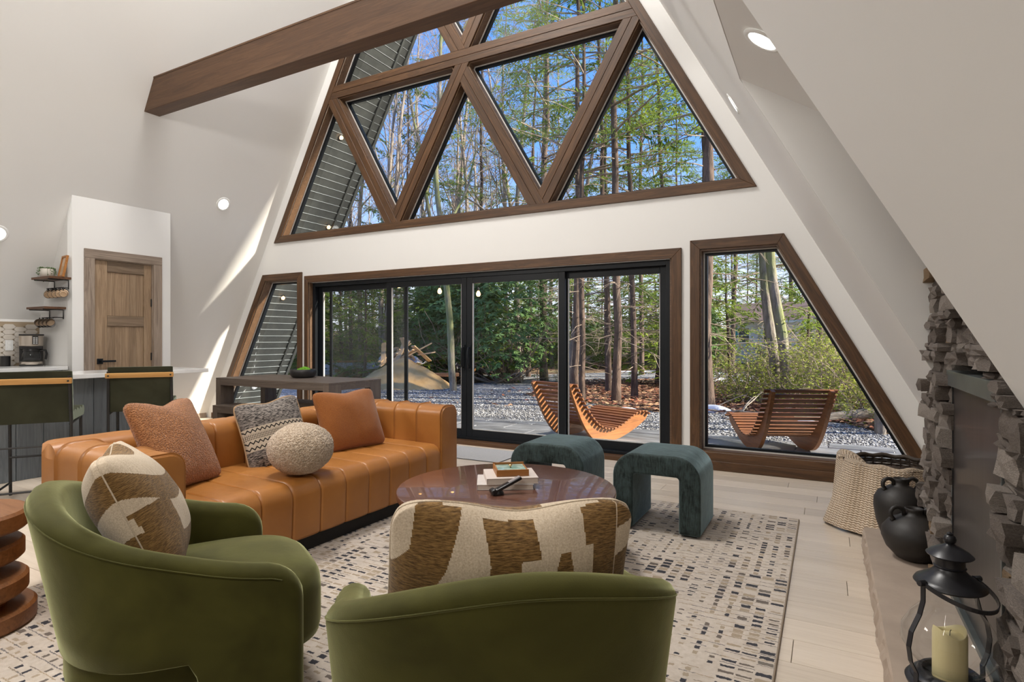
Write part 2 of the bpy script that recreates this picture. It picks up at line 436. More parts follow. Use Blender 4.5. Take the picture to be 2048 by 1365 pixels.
w2 = low_window('window_2', W2o, W2); w3 = low_window('window_3', W3o, W3)
for o_, nm in ((W3o, 'r'), (W2o, 'l')):
    xs = sorted(p[0] for p in o_ if p[1] < .1)
    board('sill_board', (xs[0] + .0, 5.618, .045), (xs[1] - .02, 5.618, .045), .085, .012, (0, -1, 0), M_trim, w3 if nm == 'r' else w2)
# ----- sliding door
d1 = root('door_1')
n = len(DO)
for i in (1, 2, 3):
    j = (i + 1) % n; poly_board('casing', [DO[i], DO[j], DI[j], DI[i]], 5.628, 5.652, (DO[j][0] - DO[i][0], DO[j][1] - DO[i][1]), M_trim, d1)
MB().bb(-6.30, -1.33, 5.60, 5.86, -.02, .045).obj('threshold', M_trim, d1, bevel=.004)
for x0, x1 in ((-6.304, -6.285), (-1.345, -1.326)): MB().bb(x0, x1, 5.652, 5.70, .045, 2.01).obj('jamb', M_jamb, d1)
b = MB(); b.bb(-6.30, -6.235, 5.70, 5.83, .045, 2.01); b.bb(-1.395, -1.33, 5.70, 5.83, .045, 2.01); b.bb(-6.235, -1.395, 5.70, 5.83, 1.955, 2.008); b.bb(-6.235, -1.395, 5.70, 5.83, .045, .075)
b.obj('door_frame', M_black, d1, bevel=.003)
def sash(x0, x1, y, name='door_panel', st=.075):
    pn = MB(); z0, z1 = .075, 1.955
    pn.bb(x0, x0 + st, y, y + .04, z0, z1); pn.bb(x1 - st, x1, y, y + .04, z0, z1)
    pn.bb(x0 + st, x1 - st, y, y + .04, z1 - .07, z1); pn.bb(x0 + st, x1 - st, y, y + .04, z0, z0 + .09)
    p_ = pn.obj(name, M_black, d1, bevel=.002, seg=1)
    MB().bb(x0 + st, x1 - st, y + .016, y + .020, z0 + .09, z1 - .07).obj('pane', M_glass, p_)
    g = MB(); e = .008
    for a, c in ((x0 + st, x0 + st + e), (x1 - st - e, x1 - st)): g.bb(a, c, y + .008, y + .03, z0 + .09, z1 - .07)
    g.bb(x0 + st, x1 - st, y + .008, y + .03, z0 + .09, z0 + .09 + e)
    g.obj('glazing_bead', M_vinyl, p_, label='thin light glazing bead'); return p_
sash(-6.235, -4.93, 5.765); pa = sash(-4.965, -3.742, 5.712); pb_ = sash(-3.738, -2.48, 5.712); sash(-2.545, -1.395, 5.765)
for px, par in ((-3.742 - .04, pa), (-3.738 + .04, pb_)):
    h = MB(); h.tube([(px, 5.712, .89), (px, 5.675, .90), (px, 5.665, .93), (px, 5.665, 1.09), (px, 5.675, 1.12), (px, 5.712, 1.13)], .011, 8)
    h.bb(px - .022, px + .022, 5.70, 5.713, .86, 1.16); h.obj('handle', M_black, par, smooth=True, angle=40)
# insect screen outside the left half
scm = NT('screen_mesh'); v_ = scm.co('Object', (1, 1, 1), False)
t1 = scm.n('ShaderNodeBsdfTransparent'); d_ = scm.n('ShaderNodeBsdfDiffuse'); d_.inputs[0].default_value = (.13, .14, .13, 1)
mx_ = scm.n('ShaderNodeMixShader'); mx_.inputs[0].default_value = .20
scm.t.links.new(t1.outputs[0], mx_.inputs[1]); scm.t.links.new(d_.outputs[0], mx_.inputs[2]); scm.t.links.new(mx_.outputs[0], scm.out.inputs[0])
b = MB(); b.bb(-6.13, -6.085, 5.86, 5.88, .03, 1.98); b.bb(-4.80, -4.745, 5.86, 5.88, .03, 1.98); b.bb(-6.085, -4.80, 5.86, 5.88, 1.94, 1.98); b.bb(-6.085, -4.80, 5.86, 5.88, .03, .08)
sf = b.obj('screen_frame', M_black, d1, bevel=.002, seg=1); MB().bb(-6.09, -4.79, 5.869, 5.8705, .07, 1.95).obj('screen_mesh', scm.m, sf)
# ----- overhanging roof outside, lap boards on the left soffit
for side, nm in ((-1, 'roof_left'), (1, 'roof_right')):
    m = slope_matrix(side); z = m.col[2].to_3d(); m = m.copy(); m.translation += z * .145
    zq = zd + .15
    ol = [(-4.2, -.4), (7.02, -.4), (7.02, sl + .35), (-4.2, sl + .35)] if side < 0 else [(-4.2, -.4), (2.02, -.4), (2.02, zq), (3.50, zq), (3.50, -.4), (7.02, -.4), (7.02, sl + .35), (-4.2, sl + .35)]
    plate(nm, ol, [], .05, pbr('roof_metal', (.03, .032, .035), .5), m, kind='structure')
sfo = root('trim_1')
sm = slope_matrix(-1); sX = sm.col[0].to_3d(); sY = sm.col[1].to_3d(); sN = sm.col[2].to_3d(); so = sm.translation - sN * .1
sb = MB(); sb.prism([(0, 0), (.118, 0), (.118, .016), (0, .005)], lambda u, v, s_: (0 if s_ == 0 else 1.12, u, -v))
sbm = sb.mesh('soffit_board', M_soffit, bevel=0)
nb = int((sl - .1) / .118)
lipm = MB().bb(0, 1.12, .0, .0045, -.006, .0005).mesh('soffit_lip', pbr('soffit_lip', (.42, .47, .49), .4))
rot4 = Matrix((sX, sY, sN)).transposed().to_4x4()
for i in range(nb):
    o = inst(sbm, 'soffit_board', sfo, (0, 0, 0)); m = rot4.copy(); m.translation = so + sN * .10 + sY * (.118 * i) + sX * 5.852
    o.matrix_local = m
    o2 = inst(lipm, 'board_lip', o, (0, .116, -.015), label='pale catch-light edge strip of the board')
for off_, ww in ((.92, .035), (1.10, .05)):
    b = MB(); b.bb(0, ww, 0, sl + .2, -.035, .02); o = b.obj('soffit_batten', M_soffit, sfo); m = rot4.copy(); m.translation = so + sN * .10 + sX * (5.852 + off_); o.matrix_local = m
# right soffit
for side in (1,):
    m = slope_matrix(side); z = m.col[2].to_3d(); m.translation += z * .01
    plate('trim_2', [(5.86, 0), (6.98, 0), (6.98, sl), (5.86, sl)], [], .02, M_soffit, m, kind='structure')
plate('wall_front', [(C0 - HB, 0), (C0 + HB, 0), (C0, ZP)], [], .1, M_wall, GM(-4.05), kind='structure')
# ----- dormer on the right with the fireplace
zc = lambda x: 2.69 - .667 * (x + .43)
plate('wall_dormer', [(-.43, 2.69), (1.3, zc(1.3)), (1.3, 0), (C0 + HB, 0)], [], .06, M_wall, GM(3.49), kind='structure')
plate('wall_dormer_near', [(-.43, 2.69), (1.3, zc(1.3)), (1.3, 0), (C0 + HB, 0)], [], .06, M_wall, GM(2.02), kind='structure')
b = MB(); b.prism([(-.43, 2.69), (1.4, zc(1.4)), (1.4, zc(1.4) + .16), (-.43, 2.9)], lambda u, v, s_: (u, 1.98 + 1.56 * s_, v)); b.obj('ceiling', M_wall, kind='structure')
MB().bb(1.3, 1.4, 1.98, 3.54, -.1, 1.7).obj('wall_chimney', M_wall, kind='structure')
# stones
fw = MB().bb(.53, .68, 2.05, 3.46, 0, 2.1).obj('wall_fireplace', pbr('mortar', (.03, .027, .025), .9), kind='structure')
M_stone = []
for i, (a, c) in enumerate([((.12, .10, .085), (.27, .225, .195)), ((.17, .145, .125), (.34, .29, .25)), ((.08, .064, .054), (.18, .145, .12)), ((.17, .105, .055), (.34, .225, .125))]):
    t = NT('ledge_stone_%d' % i); v = t.co('Object', (1, 1, 1)); nn = t.noise(v, 14, 6, .7)
    col = t.ramp(t.ma('ADD', t.ma('MULTIPLY', nn, .7), t.ma('MULTIPLY', t.voro(v, 30), .5)), [(.3, a), (.75, c)])
    M_stone.append(t.bsdf(col, .85, t.bump(nn, .9, .012, t.bump(t.noise(v, 90, 4), .4, .003))))
srn = random.Random(11); stones = []
for i in range(16):
    b = bmesh.new(); bmesh.ops.create_cube(b, size=1); bmesh.ops.subdivide_edges(b, edges=b.edges[:], cuts=1, use_grid_fill=True)
    for v in b.verts:
        if v.co.x < .1:     # room side is -x: rough split face
            v.co.x += srn.uniform(-.055, .055); v.co.y += srn.uniform(-.05, .05); v.co.z += srn.uniform(-.06, .06)
            if abs(v.co.y) > .4 or abs(v.co.z) > .4: v.co.x += srn.uniform(.02, .09)
    bmesh.ops.bevel(b, geom=b.edges[:], offset=.03, segments=1, affect='EDGES') if False else None
    bmesh.ops.triangulate(b, faces=b.faces[:], quad_method='BEAUTY')
    me = bpy.data.meshes.new('stone'); b.to_mesh(me); b.free(); me.materials.append(M_stone[srn.choice([0, 0, 1, 1, 2, 2, 3])]); stones.append(me)
def lay(y0, y1, z0, z1, xf=.47, seed=1):
    r = random.Random(seed); z = z0; cnt = 0
    while z < z1 - .01:
        h = min(r.choice([.035, .05, .065, .085]), z1 - z); y = y1 + r.uniform(-.01, .02)
        while y > y0 + .015:
            L = min(r.uniform(.07, .22), y - y0 + r.uniform(-.005, .02)); dx = r.uniform(-.035, .03)
            inst(r.choice(stones), 'stone', fw, (xf + .03 + dx, y - L / 2, z + h / 2), (r.uniform(-.05, .05), 0, r.uniform(-.08, .08)), (.13, L * .99, h * .97)); cnt += 1
            y -= L
        z += h
    return cnt
HT = .145
cnt = lay(3.06, 3.76, HT, 1.02, seed=2) + lay(3.06, 3.47, 1.02, 1.12, seed=3) + lay(2.05, 3.46, 1.12, 2.08, seed=4) + lay(1.70, 2.27, HT, 1.03, .485, seed=5) + lay(2.06, 2.3, 1.03, 1.12, seed=6)
# ----- fireplace insert
M_steel = pbr('grey_steel', (.16, .18, .18), .35, (.21, .23, .23), 9, metal=.7)
t = NT('smoked_screen'); v = t.co('Object', (1, 40, 1.2)); nn = t.noise(v, 1, 3)
M_smoke = t.bsdf(t.ramp(nn, [(.3, (.020, .017, .016)), (.75, (.045, .038, .037))]), .32, None, coat=.1)
fp = thing('fireplace_insert', 'dark fireplace with a grey steel header set in the ledge stone wall', 'fireplace', (.47, 2.66, HT))
MB().bb(-.02, .05, -.40, .42, .88, .945).obj('header', M_steel, fp, bevel=.003, label='brushed grey steel header')
b = MB(); b.bb(-.004, .05, .405, .42, 0, .88); b.bb(-.004, .05, -.40, -.385, 0, .88); b.bb(-.02, .05, -.38, .40, 0, .02); b.obj('frame', M_steel, fp, bevel=.002, label='thin steel side frame')
b = MB(); b.bb(.0, .03, -.38, .40, .02, .88); b.obj('glass_door', M_smoke, fp)
b = MB(); b.bb(-.004, .002, .392, .400, .02, .875); b.obj('door_rail', M_dark, fp)
# ----- hearth slab with a rough broken edge
M_slab = pbr('hearth_sandstone', (.36, .285, .225), .75, (.44, .35, .28), 6, (1, 1, 1), 30, .35, .006)
hs = thing('hearth_slab', 'long pinkish sandstone hearth slab with a rough split edge', 'hearth', (.18, 2.3, 0))
b = MB(); hr = random.Random(4); ny = 90
for j in range(ny + 1):
    y = -1.7 + 3.27 * j / ny
    row_ = []
    for k, (dx, z) in enumerate(((0, .145), (-.002, .132), (0, .10), (0, .06), (0, .02), (.0, 0.002))):
        e = 0 if k == 0 else mnoise.noise(Vector((y * 9, k * 1.9, 0))) * .018 + mnoise.noise(Vector((y * 30, k * 4, 5))) * .008 + (.012 if k in (2, 3) else 0) * math.sin(y * 7)
        row_.append((dx - abs(e) * (0 if k == 0 else 1) + .004, y, z))
    b.v += row_ + [(.62, y, .145), (.62, y, .002)]
for j in range(ny):
    for k in range(5): b.f.append((j * 8 + k, (j + 1) * 8 + k, (j + 1) * 8 + k + 1, j * 8 + k + 1))
    b.f.append((j * 8, j * 8 + 6, (j + 1) * 8 + 6, (j + 1) * 8))
b.f.append((ny * 8, ny * 8 + 6, ny * 8 + 7, ny * 8 + 5, ny * 8 + 4, ny * 8 + 3, ny * 8 + 2, ny * 8 + 1)); b.mi = [0] * len(b.f)
b.obj('slab', M_slab, hs)
# ----- pantry box, its door, the kitchen knee wall
px = -7.08
PM = Matrix(((0, 0, -1, px - .05), (1, 0, 0, 0), (0, 1, 0, 0), (0, 0, 0, 1)))      # local x -> Y, y -> Z
plate('wall_pantry', [(3.14, 0), (4.19, 0), (4.19, 2.77), (3.14, 2.77)], [[(3.345, .001), (3.985, .001), (3.985, 2.12), (3.345, 2.12)]], .1, M_wall, PM, kind='structure')
plate('wall_pantry_side', [(xl(0), 0), (px - .1, 0), (px - .1, 2.56), (px - .1, (px - .1 - xl(0)) * KS)], [], .08, M_wall, GM(3.18), kind='structure')
plate('wall_pantry_side', [(xl(0), 0), (px - .1, 0), (px - .1, (px - .1 - xl(0)) * KS)], [], .08, M_wall, GM(4.15), kind='structure')
plate('wall_kitchen', [(-3.9, 0), (3.14, 0), (3.14, 1.45), (-3.9, 1.45)], [], .06, M_wall, Matrix(((0, 0, -1, -7.835), (1, 0, 0, 0), (0, 1, 0, 0), (0, 0, 0, 1))), kind='structure')
d2 = root('door_2')
M_door = wood('weathered_door', (.15, .095, .055), (.30, .205, .125), (.45, .33, .22), .9, .5, .25, axis=2)
M_dcas = wood('weathered_casing', (.15, .11, .08), (.32, .25, .195), (.46, .38, .30), .9, .55, .3, axis=2)
M_dcas0 = wood('weathered_casing_across', (.15, .11, .08), (.32, .25, .195), (.46, .38, .30), .9, .55, .3, axis=1)
M_door1 = wood('weathered_door_across', (.10, .065, .04), (.20, .14, .09), (.31, .23, .16), .9, .5, .25, axis=1)
def pbx(nm, y0, y1, z0, z1, x0, x1, mat, par, bev=.003, **kw):
    c = ((x0 + x1) / 2, (y0 + y1) / 2, (z0 + z1) / 2)
    return MB().box((0, 0, 0), (abs(x1 - x0), y1 - y0, z1 - z0)).obj(nm, mat, par, bevel=bev, seg=1, loc=c, **kw)
pbx('casing', 3.25, 3.35, 0, 2.115, px, px + .022, M_dcas, d2); pbx('casing', 3.98, 4.08, 0, 2.115, px, px + .022, M_dcas, d2); pbx('casing', 3.25, 4.08, 2.115, 2.215, px, px + .022, M_dcas0, d2)
for a_, b_ in ((3.344, 3.357), (3.973, 3.986)): pbx('jamb', a_, b_, 0, 2.118, px - .10, px + .001, M_dcas, d2)
pbx('jamb', 3.357, 3.973, 2.107, 2.121, px - .10, px + .001, M_dcas0, d2)
lf = pbx('door_leaf', 3.358, 3.972, .01, 2.105, px - .06, px - .032, M_door, d2)
def sub(nm, y0, y1, z0, z1, x0, x1, mat, **kw):
    o = pbx(nm, y0, y1, z0, z1, x0, x1, mat, lf, .002, **kw); o.location -= lf.location; return o
sub('stile', 3.358, 3.49, .01, 2.105, px - .032, px - .016, M_door); sub('stile', 3.888, 3.972, .01, 2.105, px - .032, px - .016, M_door)
sub('rail', 3.492, 3.886, 1.985, 2.105, px - .032, px - .016, M_door1); sub('rail', 3.492, 3.886, 1.375, 1.49, px - .032, px - .016, M_door1); sub('rail', 3.492, 3.886, .01, .22, px - .032, px - .016, M_door1)
for i in range(5):
    a = 3.494 + i * .0784; sub('panel_board', a, a + .0764, 1.492, 1.983, px - .034, px - .029, M_door); sub('panel_board', a, a + .0764, .222, 1.373, px - .034, px - .029, M_door)
h = sub('handle', 3.385, 3.445, .95, 1.01, px - .016, px - .006, M_black); MB().bb(0, .05, -.01, .01, -.01, .01).bb(.035, .052, -.01, .14, -.011, .011).obj('lever', M_black, d2, bevel=.003, loc=(px - .01, 3.415, .98))
for z in (1.66, 1.02, .3): sub('hinge', 3.962, 3.984, z - .045, z + .045, px - .02, px - .004, M_dark)
# baseboards
board('baseboard_left', (xl(.04) + .02, 4.2, .045), (xl(.04) + .02, 5.63, .045), .09, .02, (1, 0, 0), M_dcas0, None, kind='structure')
for a, b_ in ((-8.4, -7.62),):
    pass
# ---------------------------------------------------------------- furniture
def along_y(v): return v
# structural beam under the slopes
bm_ = thing('ceiling_beam', 'long dark stained timber beam crossing the room from slope to slope', 'beam', (C0, 3.68, 3.72))
bx = C0 - xl(3.72)
b = MB(); x1 = C0 - xl(3.72) ; x2 = C0 - xl(4.06)
b.prism([(-x1, 0), (x1, 0), (x2, .34), (-x2, .34)], lambda u, v, s_: (u, -.085 + .17 * s_, v))
b.obj('beam_body', M_beamw, bm_, bevel=.006)
MB().bb(-x2, x2, -.088, -.080, .325, .342).obj('edge_board', M_beamw, bm_)
def downlight(loc, nrm, label):
    n_ = Vector(nrm).normalized(); q = n_.to_track_quat('Z', 'Y')
    t_ = thing('recessed_downlight', label, 'light', loc, rot=q.to_euler(), group='recessed downlights')
    MB().lathe([(.066, .001), (.070, .006), (.090, .007), (.095, .001)], 32, cap=False).obj('trim_ring', pbr('white_ring', (.85, .85, .83), .4), t_, smooth=True)
    MB().lathe([(0, .004), (.068, .004)], 32, cap=False).obj('diffuser', MATS.setdefault('dl', emis('downlight_glow', (1, .97, .92), 9)), t_)
nL = (KS, 0, -1); nR = (-KS, 0, -1)
downlight((xl(3.0) + .002, 4.81, 3.0), nL, 'round white downlight on the left slope near the gable wall')
downlight((xl(2.29) + .002, 2.60, 2.29), nL, 'round white downlight on the left slope above the kitchen, at the photo\'s edge')
downlight((xr(3.09) - .002, 4.84, 3.09), nR, 'narrow-looking downlight on the right slope beside the gable wall')
downlight((-.257, 2.823, zc(-.257) - .003), (-.667, 0, -1), 'downlight in the dormer ceiling above the fireplace')
# ---- leather sofa
t = NT('tan_leather'); v = t.co('Object', (1, 1, 1)); nn = t.noise(v, 2.2, 4, .6)
M_leather = t.bsdf(t.ramp(nn, [(.3, (.34, .130, .027)), (.7, (.45, .185, .043))]), t.ma('ADD', .30, t.ma('MULTIPLY', t.noise(v, 30, 3), .18)),
                   t.bump(t.voro(v, 420), .08, .001, t.bump(t.noise(v, 5, 3), .18, .01)), coat=.12, coat_rough=.3, spec=.45)
sofa = thing('leather_sofa', 'tan leather tuxedo sofa with vertical channel stitching', 'sofa', (0, 0, 0))
def stations(a, b_, seams, stp=.025):
    s_ = set([a, b_])
    n_ = int((b_ - a) / stp)
    for i in range(n_ + 1): s_.add(a + (b_ - a) * i / n_)
    for q in seams:
        s_ = set(x for x in s_ if abs(x - q) > .016 or x in (a, b_))
        for d in (-.015, -.009, -.004, 0, .004, .009, .015): s_.add(q + d)
    return sorted(x for x in s_ if a <= x <= b_)
def puff(x, seams, a, b_, g=.009, pf=.004):
    ed = sorted([a] + list(seams) + [b_]); o = 0
    for i in range(len(ed) - 1):
        if ed[i] <= x <= ed[i + 1]:
            tt = (x - ed[i]) / (ed[i + 1] - ed[i]); o = pf * (1 - (2 * tt - 1) ** 4); break
    for q in seams: o -= g * math.exp(-((x - q) / .0045) ** 2)
    return o
def rr(pts, rad, k=6):
    """round the corners of an open/closed polyline: pts [(x,y,r)]"""
    out = []; n_ = len(pts)
    for i, p in enumerate(pts):
        r_ = p[2] if len(p) > 2 else rad
        if r_ <= 0 : out.append((p[0], p[1])); continue
        a = Vector(pts[i - 1][:2]); c = Vector(pts[(i + 1) % n_][:2]); q = Vector(p[:2]); d1_ = (a - q).normalized(); d2_ = (c - q).normalized()
        ang = d1_.angle(d2_); tl = r_ / math.tan(ang / 2); s0 = q + d1_ * tl; s1 = q + d2_ * tl; ce = q + (d1_ + d2_).normalized() * (r_ / math.sin(ang / 2))
        a0 = math.atan2(s0.y - ce.y, s0.x - ce.x); a1 = math.atan2(s1.y - ce.y, s1.x - ce.x)
        while a1 - a0 > math.pi: a1 -= 2 * math.pi
        while a1 - a0 < -math.pi: a1 += 2 * math.pi
        for j in range(k + 1):
            t_ = a0 + (a1 - a0) * j / k; out.append((ce.x + r_ * math.cos(t_), ce.y + r_ * math.sin(t_)))
    return out
def densify(pl, step, closed=True):
    out = []; n_ = len(pl)
    for i in range(n_ if closed else n_ - 1):
        a, b_ = Vector(pl[i]), Vector(pl[(i + 1) % n_]); L = (b_ - a).length; k = max(1, int(L / step))
        for j in range(k): out.append(tuple(a + (b_ - a) * j / k))
    if not closed: out.append(tuple(pl[-1]))
    return out
def channel(name, prof, a, b_, seams, fn, parent, mat, puffmask=None, capr=.0, **kw):
    """closed profile [(p,q)] swept from a to b_, seams pressed in; fn(p,q,s)->xyz"""
    st = stations(a, b_, seams); n_ = len(prof); nr = []
    for i in range(n_):
        d = Vector(prof[(i + 1) % n_]) - Vector(prof[i - 1]); d.normalize(); nr.append((d.y, -d.x))
    b = MB()
    for s_ in st:
        o = puff(s_, seams, a, b_)
        for (p, q), (nx, ny_) in zip(prof, nr):
            m_ = 1 if puffmask is None else puffmask(p, q)
            b.v.append(fn(p + nx * o * m_, q + ny_ * o * m_, s_))
    m_ = len(st)
    b.f = [(i * n_ + k, i * n_ + (k + 1) % n_, (i + 1) * n_ + (k + 1) % n_, (i + 1) * n_ + k) for i in range(m_ - 1) for k in range(n_)]
    b.f += [tuple(range(n_)), tuple((m_ - 1) * n_ + k for k in range(n_))[::-1]]; b.mi = [0] * len(b.f)
    return b.obj(name, mat, parent, smooth=True, angle=50, **kw)
XF, XB, YN, YF, SH = -2.57, -3.50, 1.37, 3.79, .715
# arms: profile in (y,z), swept along x
def arm(y0, y1):
    pf = rr([(y0, .06, .02), (y1, .06, .02), (y1, SH, .075), (y0, SH, .075)], .05)
    pf = densify(pf, .05)[::-1]
    return channel('arm', pf, XB + .12, XF - .006, [XB + .26, XB + .48, XB + .70], lambda p, q, s_: (s_, p, q), sofa, M_leather)
for y0, y1 in ((YN, YN + .225), (YF - .225, YF)):
    am = arm(y0, y1)
    pp = rr([(y0 + .012, .07, .02), (y1 - .012, .07, .02), (y1 - .012, SH - .012, .068), (y0 + .012, SH - .012, .068)], .05)
    b = MB(); b.tube([(XF - .004, p, q) for p, q in pp] + [(XF - .004,) + tuple(pp[0])], .0045, 6, cap=False); b.obj('front_piping', M_leather, am, smooth=True)
    b = MB(); b.prism(pp, lambda u, v, s_: (XF - .02 + .026 * s_, u, v)); b.obj('front_panel', M_leather, am, bevel=.006, smooth=True, angle=40)
# back with rounded outer corners: profile in (x,z), swept along y
pf = densify(rr([(XB, .06, .02), (XB + .25, .06, .02), (XB + .25, SH, .075), (XB, SH, .075)], .05), .05)
ys = [1.60 + .2 * i for i in range(1, 10)]
bk = []
st_ = []
def backfn(p, q, s_):
    # round the vertical outer corners in plan
    x = p
    for e, sg in ((YN, 1), (YF, -1)):
        d = (s_ - e) * sg
        if d < .14 and p < XB + .14: x = max(p, XB + .14 - math.sqrt(max(0, .14 ** 2 - (.14 - max(d, 0)) ** 2)))
    de = min(s_ - YN, YF - s_); zl_ = SH - .075 * (1 - math.sqrt(max(0, 1 - (1 - min(1, max(0, de) / .075)) ** 2))); q = min(q, zl_) if p < XB + .16 else q
    return (x, s_, q)
channel('backrest', pf, YN + .004, YF - .004, [y for y in ys], backfn, sofa, M_leather)
# seat: profile in (x,z)
pf = densify(rr([(XB + .22, .10, 0), (XF - .012, .10, .02), (XF, .425, .085), (XB + .22, .435, 0)], .05), .05)
channel('seat', pf, YN + .222, YF - .222, [y for y in ys], lambda p, q, s_: (p, s_, q), sofa, M_leather)
MB().bb(XB + .05, XF - .05, YN + .05, YF - .05, .012, .10).obj('plinth', pbr('plinth_black', (.01, .01, .01), .7), sofa)
# ---- cushions
def pillow(name, label, loc, nrm, up, w_, h_, t_, mat, mats=None, pat=None, nu=48, nv=48, pinch=.07, pw=2.2, group=None, cat='cushion', wav=.006, seed=0, sag=0, piping=None, mid=0):
    nrm = Vector(nrm).normalized(); up = Vector(up); X = up.cross(nrm).normalized(); Y = nrm.cross(X)
    m = Matrix((X, Y, nrm)).transposed().to_4x4(); m.translation = loc
    root_ = thing(name, label, cat, (0, 0, 0), group=group); root_.matrix_world = m
    root_.location = loc; root_.rotation_euler = m.to_euler()
    def pos(u, v, sg):
        a, c = 2 * u - 1, 2 * v - 1
        th = max(0, (1 - abs(a) ** pw)) ** .55 * max(0, (1 - abs(c) ** pw)) ** .55
        x = a * w_ / 2 * (1 - pinch * (1 - c * c)); y = c * h_ / 2 * (1 - pinch * (1 - a * a))
        rc = (abs(a) ** 7 + abs(c) ** 7) ** (1 / 7) ; rc = max(1.0, rc) if max(abs(a), abs(c)) > .0 else 1; x /= 1 + (rc - 1) * min(1, rc * 2); y /= 1 + (rc - 1) * min(1, rc * 2)
        y -= mid * h_ * math.exp(-(a / .35) ** 2) * max(0, c) ** 3
        z = sg * t_ / 2 * th * (1 + .12 * math.sin(3 * a + seed) * math.cos(2.5 * c - seed))
        q = mnoise.noise(Vector((x * 6 + seed, y * 6, sg))) * wav + mnoise.noise(Vector((x * 16 + seed, y * 16, sg))) * wav * .4
        e = min(1 - abs(a), 1 - abs(c)); z += q * min(1, e * 4)
        return (x, y + sag * a * a, z)
    b = MB()
    for sg in (1, -1):
        k = len(b.f); b.grid(lambda u, v: pos(u, v, sg), nu, nv)
        if pat:
            for i in range(nu - 1):
                for j in range(nv - 1): b.mi[k + i * (nv - 1) + j] = pat((i + .5) / (nu - 1), (j + .5) / (nv - 1), sg)
    b.obj('cover', mats or mat, root_, smooth=True, weld=True)
    per = [pos(i / 60, 0, 0) for i in range(61)] + [pos(1, i / 60, 0) for i in range(1, 61)] + [pos(1 - i / 60, 1, 0) for i in range(1, 61)] + [pos(0, 1 - i / 60, 0) for i in range(1, 60)]
    b = MB(); b.tube(per + [per[0]], .0022 if piping is None else .006, 5, cap=False); b.obj('seam_piping', piping or (mats[0] if mats else mat), root_, smooth=True)
    return root_
M_rustb = boucle('rust_boucle', (.44, .19, .075), (.18, .060, .018), 150, .005, 1.0)
M_rust = boucle('rust_teddy', (.33, .115, .026), (.20, .06, .013), 300, .002, .6)
M_cream = boucle('cream_boucle', (.62, .50, .38), (.30, .20, .115), 120, .006, 1.0)
pillow('sofa_cushion', 'large rust boucle cushion in the near corner of the leather sofa', (-3.10, 1.86, .665), (.78, .30, .42), (-.36, -.10, .93), .50, .52, .19, M_rustb, seed=1, mid=.06, group=None)
pillow('sofa_cushion', 'smooth rust cushion at the far end of the leather sofa', (-3.07, 3.13, .640), (.88, -.16, .38), (-.36, .06, .93), .54, .46, .17, M_rust, seed=2, mid=.04)
# kilim cushion: heathered black with cream woven bands, in the object's own coordinates (y up)
t = NT('woven_kilim'); c = t.n('ShaderNodeTexCoord').outputs['Object']; sp = t.n('ShaderNodeSeparateXYZ'); t.put(sp, 0, c); X_, Y_ = sp.outputs[0], sp.outputs[1]
mpn = t.n('ShaderNodeVectorMath', operation='MULTIPLY'); t.put(mpn, 0, c); mpn.inputs[1].default_value = (60, 420, 10)
hea = t.ramp(t.noise(mpn.outputs[0], 1, 2, .5), [(.42, (.012, .011, .012)), (.58, (.34, .30, .27))])
yb = t.ma('DIVIDE', Y_, .44)      # -.5...5
inb = t.ma('MULTIPLY', t.ma('GREATER_THAN', yb, -.24), t.ma('LESS_THAN', yb, .10))
zig = t.ma('ABSOLUTE', t.ma('SUBTRACT', t.ma('FRACT', t.ma('MULTIPLY', X_, 36.)), .5))
row = t.ma('MULTIPLY', t.ma('SUBTRACT', yb, -.24), 11.8)
rf = t.ma('FRACT', row); ri = t.ma('FLOOR', row)
wv = t.ma('ABSOLUTE', t.ma('SUBTRACT', t.ma('SUBTRACT', rf, .5), t.ma('MULTIPLY', t.ma('SUBTRACT', zig, .25), .9)))
dk1 = t.ma('LESS_THAN', wv, .13)
stitch = t.ma('MULTIPLY', t.ma('GREATER_THAN', t.ma('FRACT', t.ma('MULTIPLY', X_, 110.)), .5), t.ma('GREATER_THAN', t.ma('FRACT', t.ma('MULTIPLY', Y_, 90.)), .35))
midr = t.ma('COMPARE', ri, 2.0, .6)
dk = t.ma('ADD', t.ma('MULTIPLY', dk1, t.ma('SUBTRACT', 1.0, midr)), t.ma('MULTIPLY', stitch, midr))
ban = t.mix(dk, (.50, .42, .33), (.02, .018, .018))
M_kil = t.bsdf(t.mix(inb, hea, ban), .9, t.bump(t.noise(mpn.outputs[0], 1, 2), .6, .003), sheen=.1, spec=.1)
M_tanb = pbr('tan_backing', (.42, .27, .15), .8, bscale=300, bstr=.2)
pillow('sofa_cushion', 'black and cream woven cushion with a tan edge, behind the fluffy ball', (-3.13, 2.52, .625), (.83, -.34, .42), (-.40, .02, .91), .42, .46, .16, M_kil, mats=[M_kil, M_tanb], pat=lambda u, v, s_: 0 if s_ > 0 else 1, seed=3, mid=.04, piping=M_tanb)
bl = thing('ball_cushion', 'round fluffy cream ball cushion on the leather sofa', 'cushion', (-2.70, 2.36, .585))
b = bmesh.new(); bmesh.ops.create_icosphere(b, subdivisions=6, radius=1)
for v_ in b.verts:
    p = v_.co.copy(); k = 1 + .022 * (mnoise.noise(p * 26) + .8 * mnoise.noise(p * 55)) + .02 * mnoise.noise(p * 2)
    v_.co = Vector((p.x * .185, p.y * .185, p.z * .15)) * k
me = bpy.data.meshes.new('fleece'); b.to_mesh(me); b.free(); me.materials.append(M_cream); me.polygons.foreach_set('use_smooth', [True] * len(me.polygons))
inst(me, 'fleece', bl, (0, 0, 0))
